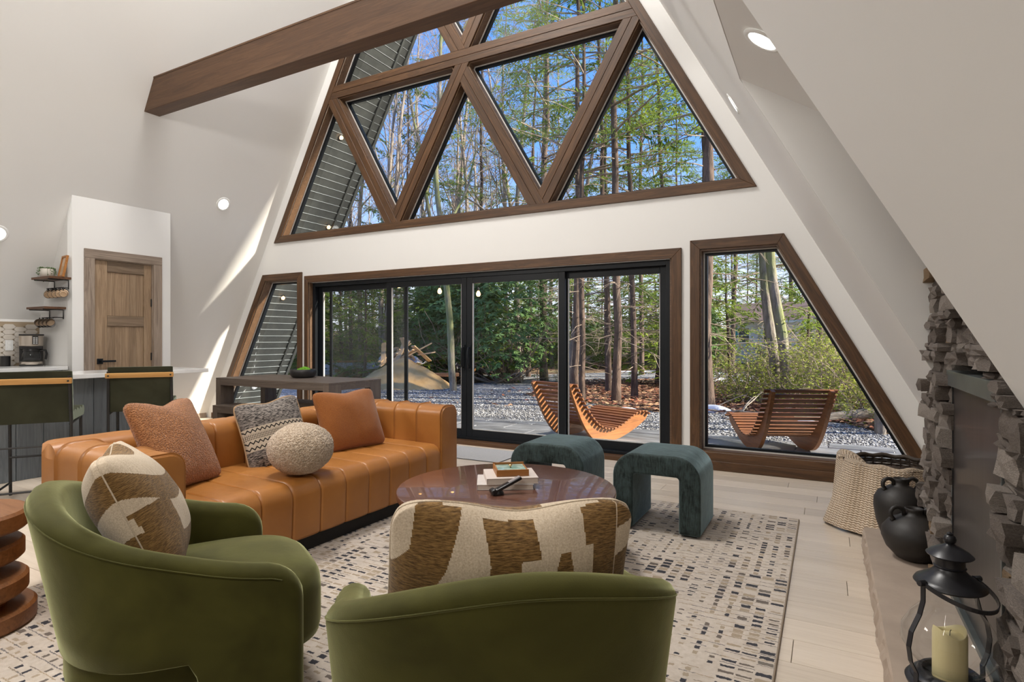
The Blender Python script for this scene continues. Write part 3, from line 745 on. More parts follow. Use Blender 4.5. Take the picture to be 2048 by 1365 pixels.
# ---- velvet barrel chairs
M_green = velvet('green_velvet', (.046, .043, .007), (.074, .071, .013), .75, (.80, .82, .44))
def barrel_chair(label, loc, rz):
    r_ = thing('barrel_chair', label, 'armchair', loc, rz, group='green velvet barrel chairs')
    Rx, Ry, yf, T_ = .375, .275, .40, .045
    # centre line in plan: from right front, round the back, to left front
    pts = []; na, ns = 40, 12
    for i in range(ns): pts.append((Rx, yf - (yf) * i / ns, 1, 0))
    for i in range(na + 1):
        a = -math.pi * i / na; pts.append((Rx * math.copysign(abs(math.cos(a)) ** .85, math.cos(a)), Ry * math.sin(a) if True else 0, math.cos(a), math.sin(a)))
    for i in range(1, ns + 1): pts.append((-Rx, yf * i / ns, -1, 0))
    # arc length
    S = [0]
    for i in range(1, len(pts)): S.append(S[-1] + math.hypot(pts[i][0] - pts[i - 1][0], pts[i][1] - pts[i - 1][1]))
    L = S[-1]
    def P(s_):
        s_ = min(max(s_, 0), L)
        for i in range(1, len(S)):
            if S[i] >= s_:
                k = (s_ - S[i - 1]) / max(1e-9, S[i] - S[i - 1]); a, c = pts[i - 1], pts[i]
                nx, ny_ = a[2] + (c[2] - a[2]) * k, a[3] + (c[3] - a[3]) * k; l = math.hypot(nx, ny_)
                return a[0] + (c[0] - a[0]) * k, a[1] + (c[1] - a[1]) * k, nx / l, ny_ / l
    st = [0, .004, .012, .022, .034, .05, .07, .1, .14, .18, .22, .245, .26, .275, .29, .31]
    s0 = [L * x / 1.0 for x in []]
    half = [x for x in st] ; k_ = .33
    while k_ < L / 2: half.append(k_); k_ += .03
    ss = half + [L - x for x in half[::-1]]
    b = MB(); nz = 14
    for s_ in ss:
        e = min(s_, L - s_); x, y, nx, ny_ = P(s_)
        u = e / (L / 2); sm_ = u * u * (3 - 2 * u)
        zr = .53 + .238 * sm_
        if e < .11: zr -= .11 * (1 - math.sqrt(max(0, 1 - (1 - e / .11) ** 2)))
        # lower edge: legs to the floor at the front, raised shell behind
        k1 = min(1, max(0, (e - .235) / .075)); zl = .012 + .268 * (k1 * k1 * (3 - 2 * k1)) ** .8 + .03 * sm_ * k1
        tk = T_ * (math.sqrt(max(0.0, 1 - (1 - e / .034) ** 2)) if e < .034 else 1); tk = max(tk, .001)
        tap = .10 * sm_ + .02
        def sec(d, z): 
            w_ = -(.78 - z) * tap * 1.6 * max(0.0, min(1, (e - .05) / .25)) if z < .78 else 0
            return (x + nx * (d + w_), y + ny_ * (d + w_), z)
        ro = T_; prof = []
        for j in range(6): prof.append((tk, zl + .012 + (zr - ro - zl - .012) * j / 5))
        for j in range(1, 7): a = math.pi * j / 7; prof.append((tk * math.cos(a), zr - ro + ro * math.sin(a) * 1.0))
        for j in range(6): prof.append((-tk, zr - ro + (zl + .012 - zr + ro) * j / 5))
        prof += [(-tk * .7, zl + .002), (tk * .7, zl + .002)]
        for d, z in prof: b.v.append(sec(d, z))
        npf = len(prof)
    m_ = len(ss); b.f = [(i * npf + k, i * npf + (k + 1) % npf, (i + 1) * npf + (k + 1) % npf, (i + 1) * npf + k) for i in range(m_ - 1) for k in range(npf)]
    b.f += [tuple(range(npf)), tuple((m_ - 1) * npf + k for k in range(npf))[::-1]]; b.mi = [0] * len(b.f)
    sh = b.obj('shell', M_green, r_, smooth=True, angle=60)
    # rim seam piping just below the outer edge of the rim
    b = MB(); q = []
    for s_ in [x for x in ss if .05 < x < L - .05]:
        e = min(s_, L - s_); x, y, nx, ny_ = P(s_); u = e / (L / 2); sm_ = u * u * (3 - 2 * u); zr = .53 + .238 * sm_
        if e < .11: zr -= .11 * (1 - math.sqrt(max(0, 1 - (1 - e / .11) ** 2)))
        z = zr - T_ * .75; d = T_ * .985; w_ = -(.78 - z) * (.10 * sm_ + .02) * 1.6 * max(0.0, min(1, (e - .05) / .25)); q.append((x + nx * (d + w_), y + ny_ * (d + w_), z))
    b.tube(q, .0022, 5); b.obj('seam', M_green, sh, smooth=True)
    def puck(z0, z1, a, bb_, yc, dome, name, n_=56, ex=2.6, rad=.05):
        b = MB(); prof = [(0, z0), (.6, z0), (.94, z0), (.985, z0 + .012), (1, z0 + .04), (1, z1 - rad), (.99, z1 - rad * .55), (.955, z1 - rad * .2), (.9, z1), (.7, z1 + dome * .5), (.4, z1 + dome * .9), (0, z1 + dome)]
        for k, z in prof:
            for i in range(n_):
                t_ = 2 * math.pi * i / n_; cx, sy_ = math.cos(t_), math.sin(t_)
                b.v.append((a * k * math.copysign(abs(cx) ** (2 / ex), cx), yc + bb_ * k * math.copysign(abs(sy_) ** (2 / ex), sy_), z))
        b.f = [(i * n_ + k, i * n_ + (k + 1) % n_, (i + 1) * n_ + (k + 1) % n_, (i + 1) * n_ + k) for i in range(len(prof) - 1) for k in range(n_)]; b.mi = [0] * len(b.f)
        return b.obj(name, M_green, r_, smooth=True, weld=True)
    puck(.20, .425, .322, .37, .15, .035, 'seat_cushion', ex=3.2, rad=.07)
    puck(.006, .235, .305, .31, .09, 0, 'base_drum', ex=2.3, rad=.01)
    return r_
def cam2w(x, z): return (-ST * z + CT * x, CT * z + ST * x)
c1 = cam2w(-1.185, 1.887); c2 = cam2w(-.018, 1.35)
ch1 = barrel_chair('green velvet barrel chair at left, seen from its side, facing right', (c1[0], c1[1], .012), R(-29))
ch2 = barrel_chair('green velvet barrel chair at the bottom centre with its back to the viewer', (c2[0], c2[1], .012), R(38))
M_pcr = pbr('cushion_cream', (.64, .52, .38), .9, (.74, .63, .49), 60, (1, 1, 1), 400, .5, .002, sheen=.2)
t = NT('cushion_cream_rib'); c = t.n('ShaderNodeTexCoord').outputs['Object']; sp = t.n('ShaderNodeSeparateXYZ'); t.put(sp, 0, c)
rib = t.ma('SINE', t.ma('MULTIPLY', sp.outputs[0], 420.)); nn = t.noise(c, 260, 3)
M_pcr = t.bsdf(t.ramp(nn, [(.3, (.52, .41, .29)), (.7, (.72, .61, .47))]), .9, t.bump(t.ma('ADD', t.ma('MULTIPLY', rib, .3), nn), .4, .002), sheen=.2, spec=.1)
t = NT('cushion_brown_pile'); c = t.n('ShaderNodeTexCoord').outputs['Object']
mp = t.n('ShaderNodeVectorMath', operation='MULTIPLY'); t.put(mp, 0, c); mp.inputs[1].default_value = (60, 420, 60); nn = t.noise(mp.outputs[0], 1, 3, .6)
M_pbr = t.bsdf(t.ramp(nn, [(.35, (.10, .052, .015)), (.65, (.32, .185, .065))]), .9, t.bump(nn, .7, .004), sheen=.25, spec=.1)
def in_poly(x, y, pl):
    r_ = False; n_ = len(pl)
    for i in range(n_):
        (x1_, y1_), (x2_, y2_) = pl[i], pl[(i + 1) % n_]
        if (y1_ > y) != (y2_ > y) and x < (x2_ - x1_) * (y - y1_) / (y2_ - y1_) + x1_: r_ = not r_
    return r_
shapes = [[(.10, 1.01), (.27, .98), (.20, .40), (.12, -.01), (-.01, -.01), (-.01, .30), (.07, .55)],
          [(.345, .93), (.545, .96), (.565, .56), (.485, .56), (.48, -.01), (.345, -.01), (.365, .5)],
          [(.645, .60), (.685, .60), (.73, -.01), (.58, -.01)],
          [(.745, .97), (.90, 1.01), (.90, -.01), (.79, -.01), (.79, .62), (.755, .62)],
          [(.905, 1.01), (1.01, 1.01), (1.01, .78), (.905, .72)], [(.905, .42), (1.01, .48), (1.01, -.01), (.905, -.01)]]
def pat_back(u, v, s_):
    if s_ < 0:      # the other face: broader curved bands
        q = math.sin(9 * u + 2.2 * math.sin(4 * v + 1)) + .5 * math.sin(7 * v + 3 * u)
        return 1 if q > .15 else 0
    v = 1 - (1 - v) / .46
    return 1 if any(in_poly(u, max(v, 0.0), p) for p in shapes) else 0
def pat_side(u, v, s_):
    q = math.sin(6.28 * (2.3 * v + .8 * math.sin(2.3 * u + .4)) + .6)
    g = 1 if q > .15 else 0
    if in_poly(u, v, [(.0, .60), (.30, .58), (.34, .1), (.05, .05)]) and s_ > 0: g = 1
    return g
# cushion in the centre chair, its back face to the viewer
f2 = Vector((-math.sin(R(38)), math.cos(R(38)), 0))
q_ = cam2w(-.004, 1.285); p2 = Vector((q_[0], q_[1], 0))
pillow('chair_cushion', 'brown and cream blocked cushion standing in the centre green chair', (p2.x, p2.y, .665), -f2 + Vector((.10, .0, -.16)), Vector((.05, .04, 1)) + f2 * -.10, .56, .43, .22, None, mats=[M_pcr, M_pbr], pat=pat_back, nu=200, nv=140, pinch=.05, seed=5, mid=.05)
f1 = Vector((math.sin(R(32)), math.cos(R(32)), 0))
q_ = cam2w(-1.175, 1.82); p1_ = Vector((q_[0], q_[1], 0))
pillow('chair_cushion', 'brown and cream swirled cushion leaning in the left green chair', (p1_.x, p1_.y, .675), (.50, .78, .40), (-.24, -.34, .91), .46, .46, .23, None, mats=[M_pcr, M_pbr], pat=pat_side, nu=170, nv=170, pinch=.06, seed=6, mid=.03)
# ---- waterfall ottomans
t = NT('teal_velvet'); v = t.co('Object', (1, 1, 1)); n1 = t.noise(v, 9, 4, .7, .4)
mp = t.n('ShaderNodeVectorMath', operation='MULTIPLY'); t.put(mp, 0, v); mp.inputs[1].default_value = (160, 160, 20); n2 = t.noise(mp.outputs[0], 1, 3)
M_teal = t.bsdf(t.ramp(t.ma('ADD', t.ma('MULTIPLY', n1, .6), t.ma('MULTIPLY', n2, .4)), [(.38, (.014, .020, .018)), (.62, (.060, .088, .088))]), .7, t.bump(n2, .5, .002, t.bump(n1, .3, .01)), sheen=1.0, sheen_rough=.3, sheen_tint=(.62, .85, .9, 1), spec=.2)
def ottoman(label, loc, rz):
    o_ = thing('waterfall_ottoman', label, 'ottoman', loc, rz, group='teal velvet ottomans')
    W_, H_, D_, T_ = .55, .475, .46, .13
    pl = rr([(-W_ / 2, 0, 0), (-W_ / 2, H_, .15), (W_ / 2, H_, .15), (W_ / 2, 0, 0), (W_ / 2 - T_, 0, 0), (W_ / 2 - T_, H_ - T_, .02), (-W_ / 2 + T_, H_ - T_, .02), (-W_ / 2 + T_, 0, 0)], 0, 10)
    b = MB(); b.prism(pl, lambda u, v, s_: (u, -D_ / 2 + D_ * s_, v)); b.obj('upholstered_body', M_teal, o_, bevel=.022, seg=4, smooth=True, angle=50)
    for x in (-W_ / 2 + T_ / 2, W_ / 2 - T_ / 2): MB().bb(x - .04, x + .04, -D_ / 2 + .03, D_ / 2 - .03, -.011, .0).obj('glide', M_dark, o_)
    return o_
ottoman('teal velvet ottoman nearest the right window', (-.945, 3.81, .024), 0)
ottoman('teal velvet ottoman just behind the round table', (-1.71, 3.82, .024), R(1))
# ---- round coffee table and what lies on it
M_table = wood('walnut_top', (.095, .038, .024), (.14, .062, .042), (.19, .092, .064), .6, .26, .04, coat=.5)
tb = thing('coffee_table', 'round reddish walnut coffee table in the middle of the rug', 'table', (-1.575, 2.81, .012))
b = MB(); b.lathe([(0, .348), (.590, .348), (.603, .353), (.606, .360), (.606, .380), (.603, .386), (.595, .388), (0, .388)], 96); b.obj('table_top', M_table, tb, smooth=True, angle=35)
b = MB(); b.lathe([(.30, 0), (.30, .34), (.0, .348)], 64)
b.obj('pedestal', M_table, tb, smooth=True, angle=35)
M_page = pbr('pages', (.60, .50, .42), .8, (.72, .64, .56), 3, (1, 1, 260), 2, .3)
M_cover1 = pbr('book_linen', (.55, .50, .47), .7, (.62, .58, .55), 40); M_cover2 = pbr('book_cream', (.66, .58, .53), .6)
def book(label, loc, rz, w_, d_, h_, mat):
    r_ = thing('book', label, 'book', loc, rz, group='books on the coffee table'); t_ = .003
    MB().bb(-w_ / 2 + .004, w_ / 2 - .004, -d_ / 2 + .004, d_ / 2 - .003, t_, h_ - t_).obj('page_block', M_page, r_)
    b = MB(); b.bb(-w_ / 2, w_ / 2, -d_ / 2, d_ / 2, 0, t_); b.bb(-w_ / 2, w_ / 2, -d_ / 2, d_ / 2, h_ - t_, h_); b.bb(-w_ / 2, -w_ / 2 + t_, -d_ / 2, d_ / 2, t_, h_ - t_)
    b.obj('hard_cover', mat, r_, bevel=.001, seg=1)
bz = math.atan2(.168, .231)
def ctr(p, a, b_, rz):   # front-left corner + half sizes
    return (p[0] + a / 2 * math.cos(rz) - b_ / 2 * math.sin(rz), p[1] + a / 2 * math.sin(rz) + b_ / 2 * math.cos(rz))
q = ctr((-1.672, 2.655), .31, .24, R(31)); book('grey-white book at the bottom of the coffee table pile', (q[0], q[1], .4005), R(31), .31, .24, .030, M_cover1)
q = ctr((-1.620, 2.673), .285, .24, R(36)); book('cream book lying on another book, under the wooden tray', (q[0], q[1], .431), R(36), .285, .24, .034, M_cover2)
q = ctr((-1.594, 2.735), .18, .19, R(37)); M_tray = wood('amber_wood', (.26, .10, .022), (.42, .17, .04), (.5, .23, .07), 1.0, .4, .05)
tr = thing('trinket_box', 'small amber wooden box with a pale green glass lid and brass knob', 'box', (q[0], q[1], .4655), R(37))
b = MB(); W_, D_, H_ = .18, .19, .036; b.bb(-W_ / 2, W_ / 2, -D_ / 2, D_ / 2, 0, .006); b.bb(-W_ / 2, W_ / 2, -D_ / 2, -D_ / 2 + .009, .006, H_); b.bb(-W_ / 2, W_ / 2, D_ / 2 - .009, D_ / 2, .006, H_ + .004)
b.bb(-W_ / 2, -W_ / 2 + .009, -D_ / 2 + .009, D_ / 2 - .009, .006, H_); b.bb(W_ / 2 - .009, W_ / 2, -D_ / 2 + .009, D_ / 2 - .009, .006, H_ - .006); b.obj('box_body', M_tray, tr, bevel=.0015)
MB().bb(-W_ / 2 + .009, W_ / 2 - .009, -D_ / 2 + .009, D_ / 2 - .009, .024, .028).obj('lid', pbr('agate_glass', (.25, .42, .36), .12, (.55, .68, .60), 22, coat=.6, contrast=.1), tr, label='pale green agate lid')
MB().lathe([(.004, 0), (.004, .008), (.010, .012), (.011, .016), (.006, .020), (0, .021)], 20, (0, 0, .028)).obj('knob', pbr('brass', (.75, .48, .25), .25, metal=1), tr, smooth=True, label='round brass knob')
rm = thing('remote_in_stand', 'black remote resting in a slanted stand in front of the books', 'remote', (-1.50, 2.67, .4005), R(52))
M_blk = pbr('black_plastic', (.012, .011, .012), .28)
b = MB(); b.lathe([(.030, 0), (.034, .004), (.032, .012), (.024, .024), (.018, .032), (0, .034)], 28, (-.045, 0, 0), 1.0, .8); b.obj('stand', M_blk, rm, smooth=True)
b = MB(); b.box((0, 0, 0), (.175, .040, .017)); o = b.obj('handset', M_blk, rm, bevel=.007, seg=3, smooth=True); o.location = (.005, 0, .047); o.rotation_euler = (0, R(-22), 0)
b = MB(); b.box((0, 0, 0), (.030, .052, .03)); o = b.obj('head', M_blk, rm, bevel=.011, seg=3, smooth=True); o.location = (-.072, 0, .020); o.rotation_euler = (0, R(-22), 0)
MB().box((0, 0, 0), (.07, .026, .002)).obj('display', pbr('remote_display', (.25, .22, .22), .1), rm, loc=(.048, 0, .0738), rot=(0, R(-22), 0))
# ---- the rug
t = NT('rug_pile'); c = t.n('ShaderNodeTexCoord').outputs['Object']; sp = t.n('ShaderNodeSeparateXYZ')
wob = t.n('ShaderNodeVectorMath', operation='SCALE'); dn = t.noise(c, 90, 2, out=1); sb_ = t.n('ShaderNodeVectorMath', operation='SUBTRACT'); t.put(sb_, 0, dn); sb_.inputs[1].default_value = (.5, .5, .5)
t.put(wob, 0, sb_.outputs[0]); wob.inputs['Scale'].default_value = .014; ad = t.n('ShaderNodeVectorMath', operation='ADD'); t.put(ad, 0, c); t.put(ad, 1, wob.outputs[0]); t.put(sp, 0, ad.outputs[0])
CXW, CYW = .062, .042
U = t.ma('DIVIDE', sp.outputs[0], CXW); V = t.ma('DIVIDE', sp.outputs[1], CYW)
def wn(a, b_, w_=0.0):
    cb = t.n('ShaderNodeCombineXYZ'); t.put(cb, 0, a); t.put(cb, 1, b_); cb.inputs[2].default_value = w_
    x = t.n('ShaderNodeTexWhiteNoise', noise_dimensions='3D'); t.put(x, 0, cb.outputs[0]); return x.outputs['Value']
iu, iv = t.ma('FLOOR', U), t.ma('FLOOR', V); fu, fv = t.ma('FRACT', U), t.ma('FRACT', V)
zu, zv = t.ma('FLOOR', t.ma('DIVIDE', iu, 3.0)), t.ma('FLOOR', t.ma('DIVIDE', iv, 9.0))
zr_ = wn(zu, zv, 3.0); wd = t.ma('MULTIPLY_ADD', zr_, .32, .12); hh = t.ma('MULTIPLY_ADD', wn(iu, zv, 9.0), .24, .12)
ci = wn(iu, iv, 1.0)
ins = t.ma('MULTIPLY', t.ma('LESS_THAN', t.ma('ABSOLUTE', t.ma('SUBTRACT', fu, .5)), wd), t.ma('LESS_THAN', t.ma('ABSOLUTE', t.ma('SUBTRACT', fv, .5)), hh))
thin = t.ma('MULTIPLY', t.ma('LESS_THAN', t.ma('ABSOLUTE', t.ma('SUBTRACT', fv, .04)), .07), t.ma('GREATER_THAN', wn(iu, iv, 5.0), .35))
cold = t.ramp(ci, [(.0, (.045, .045, .055)), (.30, (.065, .062, .072)), (.31, (.16, .13, .11)), (.47, (.19, .165, .14)), (.48, (.40, .32, .23)), (.74, (.44, .36, .27)), (.75, (.60, .53, .46)), (1, (.56, .49, .42))])
t.t.nodes[-1].color_ramp.interpolation = 'CONSTANT' if hasattr(t.t.nodes[-1], 'color_ramp') else ''
base = t.ramp(t.noise(c, 40, 2), [(.3, (.54, .465, .39)), (.7, (.64, .565, .49))])
colr = t.mix(thin, base, t.ramp(wn(iu, iv, 7.0), [(.4, (.20, .18, .17)), (.6, (.40, .31, .21))]))
colr = t.mix(ins, colr, cold)
M_rug = t.bsdf(colr, .95, t.bump(t.ma('ADD', t.noise(c, 350, 2), t.ma('MULTIPLY', ins, -.6)), .6, .004), sheen=.15, spec=.05)
rug = thing('area_rug', 'large cream rug woven with small navy, taupe and beige dashes', 'rug', (-.17, 4.33, 0))
b = MB(); b.bb(-3.25, 0, -4.1, 0, .0005, .0115); b.obj('pile', M_rug, rug, bevel=.003, seg=1)
b = MB(); b.tube([(0, 0, .006), (0, -4.1, .006), (-3.25, -4.1, .006), (-3.25, 0, .006), (0, 0, .006)], .0052, 6, cap=False); b.obj('bound_edge', pbr('rug_binding', (.30, .24, .18), .9), rug)
M_mat = pbr('grey_mat', (.40, .39, .38), .95, (.56, .55, .53), 14, (4, 30, 1), 120, .5, .003)
mt = thing('door_mat', 'flat grey mat on the floor inside the sliding door', 'mat', (-3.85, 5.21, 0), 0)
MB().bb(-1.0, 1.0, -.29, .29, .0005, .007).obj('mat_pile', M_mat, mt, bevel=.002, seg=1)
b = MB(); b.tube([(-1, -.29, .004), (1, -.29, .004), (1, .29, .004)], .0035, 5); b.obj('bound_edge', M_dark, mt)
# ---- stacked disc side table
M_mango = wood('mango_wood', (.085, .030, .009), (.19, .075, .024), (.28, .125, .045), .7, .42, .08)
stb = thing('disc_side_table', 'round side table of offset stacked wooden discs behind the left green chair', 'side table', (-3.17, .98, .012))
zz = 0; sr = random.Random(5)
for i, (r_, ox, oy) in enumerate([(.250, .0, .02), (.245, .015, -.01), (.235, -.02, .0), (.245, .0, .0)]):
    MB().lathe([(0, zz), (r_ - .012, zz), (r_, zz + .012), (r_, zz + .068), (r_ - .012, zz + .08), (0, zz + .08)], 64, (ox, oy, 0)).obj('disc', M_mango, stb, smooth=True, angle=40); zz += .08
    if i < 3: MB().lathe([(.15, zz), (.15, zz + .055)], 48, (ox, oy, 0)).obj('spacer', M_mango, stb, smooth=True, angle=40); zz += .055
# ---- dining table, benches, bowl
M_dine = wood('grey_oak', (.075, .056, .045), (.135, .105, .085), (.20, .165, .14), .8, .5, .12)
M_dinev = wood('grey_oak_leg', (.075, .056, .045), (.135, .105, .085), (.20, .165, .14), .8, .5, .12, axis=2)
dt = thing('dining_table', 'grey oak parsons dining table behind the leather sofa', 'table', (-5.495, 4.75, 0))
L2, D2, HT_ = .935, .40, .765
for i in range(4):
    w_ = 2 * D2 / 4; MB().bb(-L2, L2, -D2 + i * w_ + .0008, -D2 + (i + 1) * w_ - .0008, HT_ - .02, HT_).obj('top_board', M_dine, dt, bevel=.001, seg=1)
b = MB(); b.bb(-L2 + .085, L2 - .085, -D2, -D2 + .03, HT_ - .085, HT_ - .021); b.bb(-L2 + .085, L2 - .085, D2 - .03, D2, HT_ - .085, HT_ - .021)
b.obj('long_apron', M_dine, dt, bevel=.002, seg=1)
for a_ in (-L2, L2 - .03): MB().bb(a_, a_ + .03, -D2 + .18, D2 - .18, HT_ - .085, HT_ - .021).obj('end_apron', M_dine, dt)
for sx_ in (-1, 1):
    for sy_ in (-1, 1):
        MB().bb(-.0425, .0425, -.09, .09, 0, HT_ - .021).obj('leg', M_dinev, dt, bevel=.002, seg=1, loc=(sx_ * (L2 - .0425), sy_ * (D2 - .09), 0))
def bench(label, loc, L_):
    r_ = thing('dining_bench', label, 'bench', loc, 0, group='benches of the dining table')
    for i in range(2): MB().bb(-L_ / 2, L_ / 2, -.16 + i * .16 + .0008, i * .16 - .0008, .43, .452).obj('seat_board', M_dine, r_, bevel=.001, seg=1)
    b = MB(); b.bb(-L_ / 2 + .08, L_ / 2 - .08, -.16, -.13, .37, .4295); b.bb(-L_ / 2 + .08, L_ / 2 - .08, .13, .16, .37, .4295); b.obj('apron', M_dine, r_)
    for sx_ in (-1, 1):
        for sy_ in (-1, 1): MB().bb(-.04, .04, -.05, .05, 0, .4295).obj('leg', M_dinev, r_, bevel=.002, seg=1, loc=(sx_ * (L_ / 2 - .04), sy_ * .11, 0))
bench('grey oak bench on the near side of the dining table', (-5.55, 4.42 - .02, 0), 1.56)
bench('grey oak bench on the window side of the dining table', (-5.45, 5.04 + .02, 0), 1.55)
M_char = pbr('charcoal_ceramic', (.022, .021, .021), .38, (.035, .033, .033), 6, bscale=60, bstr=.15)
bw = thing('moss_bowl', 'shallow charcoal bowl of green moss on the dining table', 'bowl', (-5.52, 4.86, HT_ + .0005))
MB().lathe([(0, 0), (.10, 0), (.13, .012), (.152, .045), (.155, .075), (.150, .098), (.146, .102), (.141, .098), (.145, .07), (.14, .045), (.12, .02), (0, .015)], 56).obj('bowl_body', M_char, bw, smooth=True)
mo = random.Random(8)
for i, (x, y, s_) in enumerate([(.02, .01, .058), (-.055, .02, .042), (.075, .0, .04), (.0, -.05, .04), (.0, .065, .042)]):
    b = bmesh.new(); bmesh.ops.create_icosphere(b, subdivisions=4, radius=s_)
    for v_ in b.verts: v_.co *= 1 + .10 * mnoise.noise(v_.co * 90) + .14 * mnoise.noise(v_.co * 30 + Vector((i, 0, 0)))
    me = bpy.data.meshes.new('moss'); b.to_mesh(me); b.free(); me.materials.append(pbr('moss', (.09, .26, .015), .95, (.18, .42, .03), 60, bscale=300, bstr=.8)); inst(me, 'moss', bw, (x, y, .075))
# ---- kitchen bar, counter
M_quartz = pbr('white_quartz', (.72, .72, .71), .18, (.82, .82, .81), 5, coat=.3)
M_blueg = wood('blue_grey_panel', (.07, .085, .095), (.13, .15, .165), (.19, .215, .23), .8, .5, .1, axis=2)
br = thing('kitchen_bar', 'blue-grey panelled kitchen bar under a white worktop', 'bar', (-6.15, 2.4, 0))
for i in range(14):
    y = -1.9 + i * .2; MB().bb(.0, .02, y + .002, y + .198, .0, .87).obj('panel', M_blueg, br, bevel=.003, seg=1)
MB().bb(-.36, -.002, -1.9, .9, 0, .87).obj('carcass', M_blueg, br)
wt = thing('bar_worktop', 'white quartz worktop lying on the blue-grey bar', 'worktop', (-6.15, 2.4, .871)); MB().bb(-.37, .29, -1.95, 1.48, 0, .04).obj('slab', M_quartz, wt, bevel=.004)
kc = thing('kitchen_counter', 'white kitchen counter along the tiled wall', 'counter', (-7.79, 3.1, 0)); MB().bb(.01, .60, -3.2, -.0, .0, .895).obj('carcass', M_blueg, kc); MB().bb(.0, .64, -3.2, .035, .896, .935).obj('slab', M_quartz, kc, bevel=.004)
# backsplash: stretched hexagon tiles with small taupe dots
kt = root('trim_3'); M_tile = pbr('cream_tile', (.56, .51, .45), .3, (.64, .59, .53), 9, coat=.2); M_dot = pbr('taupe_tile', (.22, .17, .11), .3)
hexm = MB(); hexm.prism([(-.0615, 0), (-.0355, .0272), (.0355, .0272), (.0615, 0), (.0355, -.0272), (-.0355, -.0272)], lambda u, v, s_: (.008 * s_, u, v)); hexm = hexm.mesh('tile', M_tile, bevel=.0015, seg=1)
dotm = MB(); dotm.prism([(-.012, 0), (0, .010), (.012, 0), (0, -.010)], lambda u, v, s_: (.009 * s_, u, v)); dotm = dotm.mesh('dot_tile', M_dot)
MB().bb(0, .004, -.55, .0, 0, .48).obj('grout', pbr('tan_grout', (.36, .28, .19), .8), kt, loc=(-7.804, 3.138, .937))
for j in range(16):
    for i in range(3):
        y = 3.06 - i * .198 - (.099 if j % 2 else 0); z = .966 + j * .0283
        if z > 1.39: continue
        inst(hexm, 'tile', kt, (-7.80, y, z))
        for dz in (0,): inst(dotm, 'dot_tile', kt, (-7.798, y - .0625, z))
so_ = thing('wall_socket', 'white double wall socket in the tiled backsplash', 'socket', (-7.79, 2.86, 1.16)); MB().bb(0, .006, -.035, .035, -.057, .057).obj('plate', M_quartz, so_, bevel=.002)
for dz in (-.024, .024): b = MB(); b.bb(.0055, .0075, -.016, .016, dz - .014, dz + .014); b.obj('outlet', pbr('outlet_white', (.75, .75, .73), .4), so_, bevel=.001)
# coffee maker
cm = thing('coffee_maker', 'steel and black drip coffee maker on the kitchen counter', 'coffee maker', (-7.60, 2.985, .9355), R(-20))
M_st = pbr('brushed_steel', (.52, .46, .40), .28, metal=.9)
b = MB(); b.bb(-.10, .10, -.10, .10, 0, .016); b.bb(-.10, -.02, -.10, .10, .016, .33); b.bb(-.11, .11, -.105, .105, .33, .345); b.bb(-.02, .09, -.09, .09, .185, .215); b.obj('body', M_blk, cm, bevel=.006)
b = MB(); b.lathe([(.10, .215), (.105, .22), (.105, .328), (.10, .33)], 40, (.005, 0, 0)); b.obj('steel_band', M_st, cm, smooth=True, angle=40)
MB().lathe([(.095, .016), (.098, .02), (.098, .045), (.09, .05)], 40, (.01, 0, 0)).obj('warming_plate', M_st, cm, smooth=True, angle=40)
pn_ = MB().bb(.100, .112, .005, .055, .235, .325).obj('control_panel', M_blk, cm, bevel=.002)
for r_ in range(5):
    for k in range(2): MB().bb(.1115, .1135, .012 + k * .022, .028 + k * .022, .242 + r_ * .015, .250 + r_ * .015).obj('button', M_quartz, pn_)
car = MB().lathe([(.06, .052), (.078, .058), (.082, .09), (.08, .13), (.066, .165)], 40, (.012, 0, 0), cap=False).obj('carafe', glass_mat('carafe_glass', (.75, .78, .8), 1.4), cm, smooth=True)
b = MB(); b.lathe([(.066, .160), (.072, .163), (.070, .183), (.05, .185), (0, .186)], 40, (.012, 0, 0)); b.tube([(.03, .07, .17), (.035, .12, .17), (.038, .13, .13), (.036, .12, .07)], .011, 8); b.obj('lid_and_handle', M_blk, cm, smooth=True, angle=50)
MB().lathe([(0, 0), (.045, 0), (.045, .11), (.038, .11), (.038, .005)], 24, (-.06, -.155, 0)).obj('canister', M_blk, thing('black_canister', 'small black canister left of the coffee maker', 'canister', (-7.62, 2.93, .9355), R(-20)), smooth=True, angle=40)
# ---- wall shelves with mugs
M_shelf = wood('dark_shelf', (.055, .022, .010), (.11, .05, .022), (.17, .08, .04), 1, .45, .1)
M_mt = pbr('mug_tan', (.50, .33, .20), .55, (.58, .41, .26), 20); M_mb = pbr('mug_dark_glaze', (.014, .011, .010), .15, coat=.5)
M_iron = pbr('black_iron', (.014, .014, .014), .5, bscale=60, bstr=.1)
def shelf(label, x0, x1, z):
    r_ = thing('wall_shelf', label, 'shelf', ((x0 + x1) / 2, 3.04, z), 0, group='wall shelves on the pantry side')
    w_ = x1 - x0; MB().bb(-w_ / 2, w_ / 2, -.10, .098, -.012, .012).obj('shelf_board', M_shelf, r_, bevel=.002)
    for sx_ in (-.38, .38):
        b = MB(); b.tube([(sx_ * w_, -.09, -.018), (sx_ * w_, .092, -.018), (sx_ * w_, .092, -.115)], .006, 4); b.tube([(sx_ * w_, -.09, -.018), (sx_ * w_, -.09, -.012)], .006, 4); b.obj('bracket', M_iron, r_)
    rl = MB(); rl.tube([(-.42 * w_, .03, -.10), (.42 * w_, .03, -.10)], .006, 6); rl.tube([(-.38 * w_, .03, -.10), (-.38 * w_, .092, -.10)], .005, 5); rl.tube([(.38 * w_, .03, -.10), (.38 * w_, .092, -.10)], .005, 5)
    ra = rl.obj('rail', M_iron, r_)
    return r_
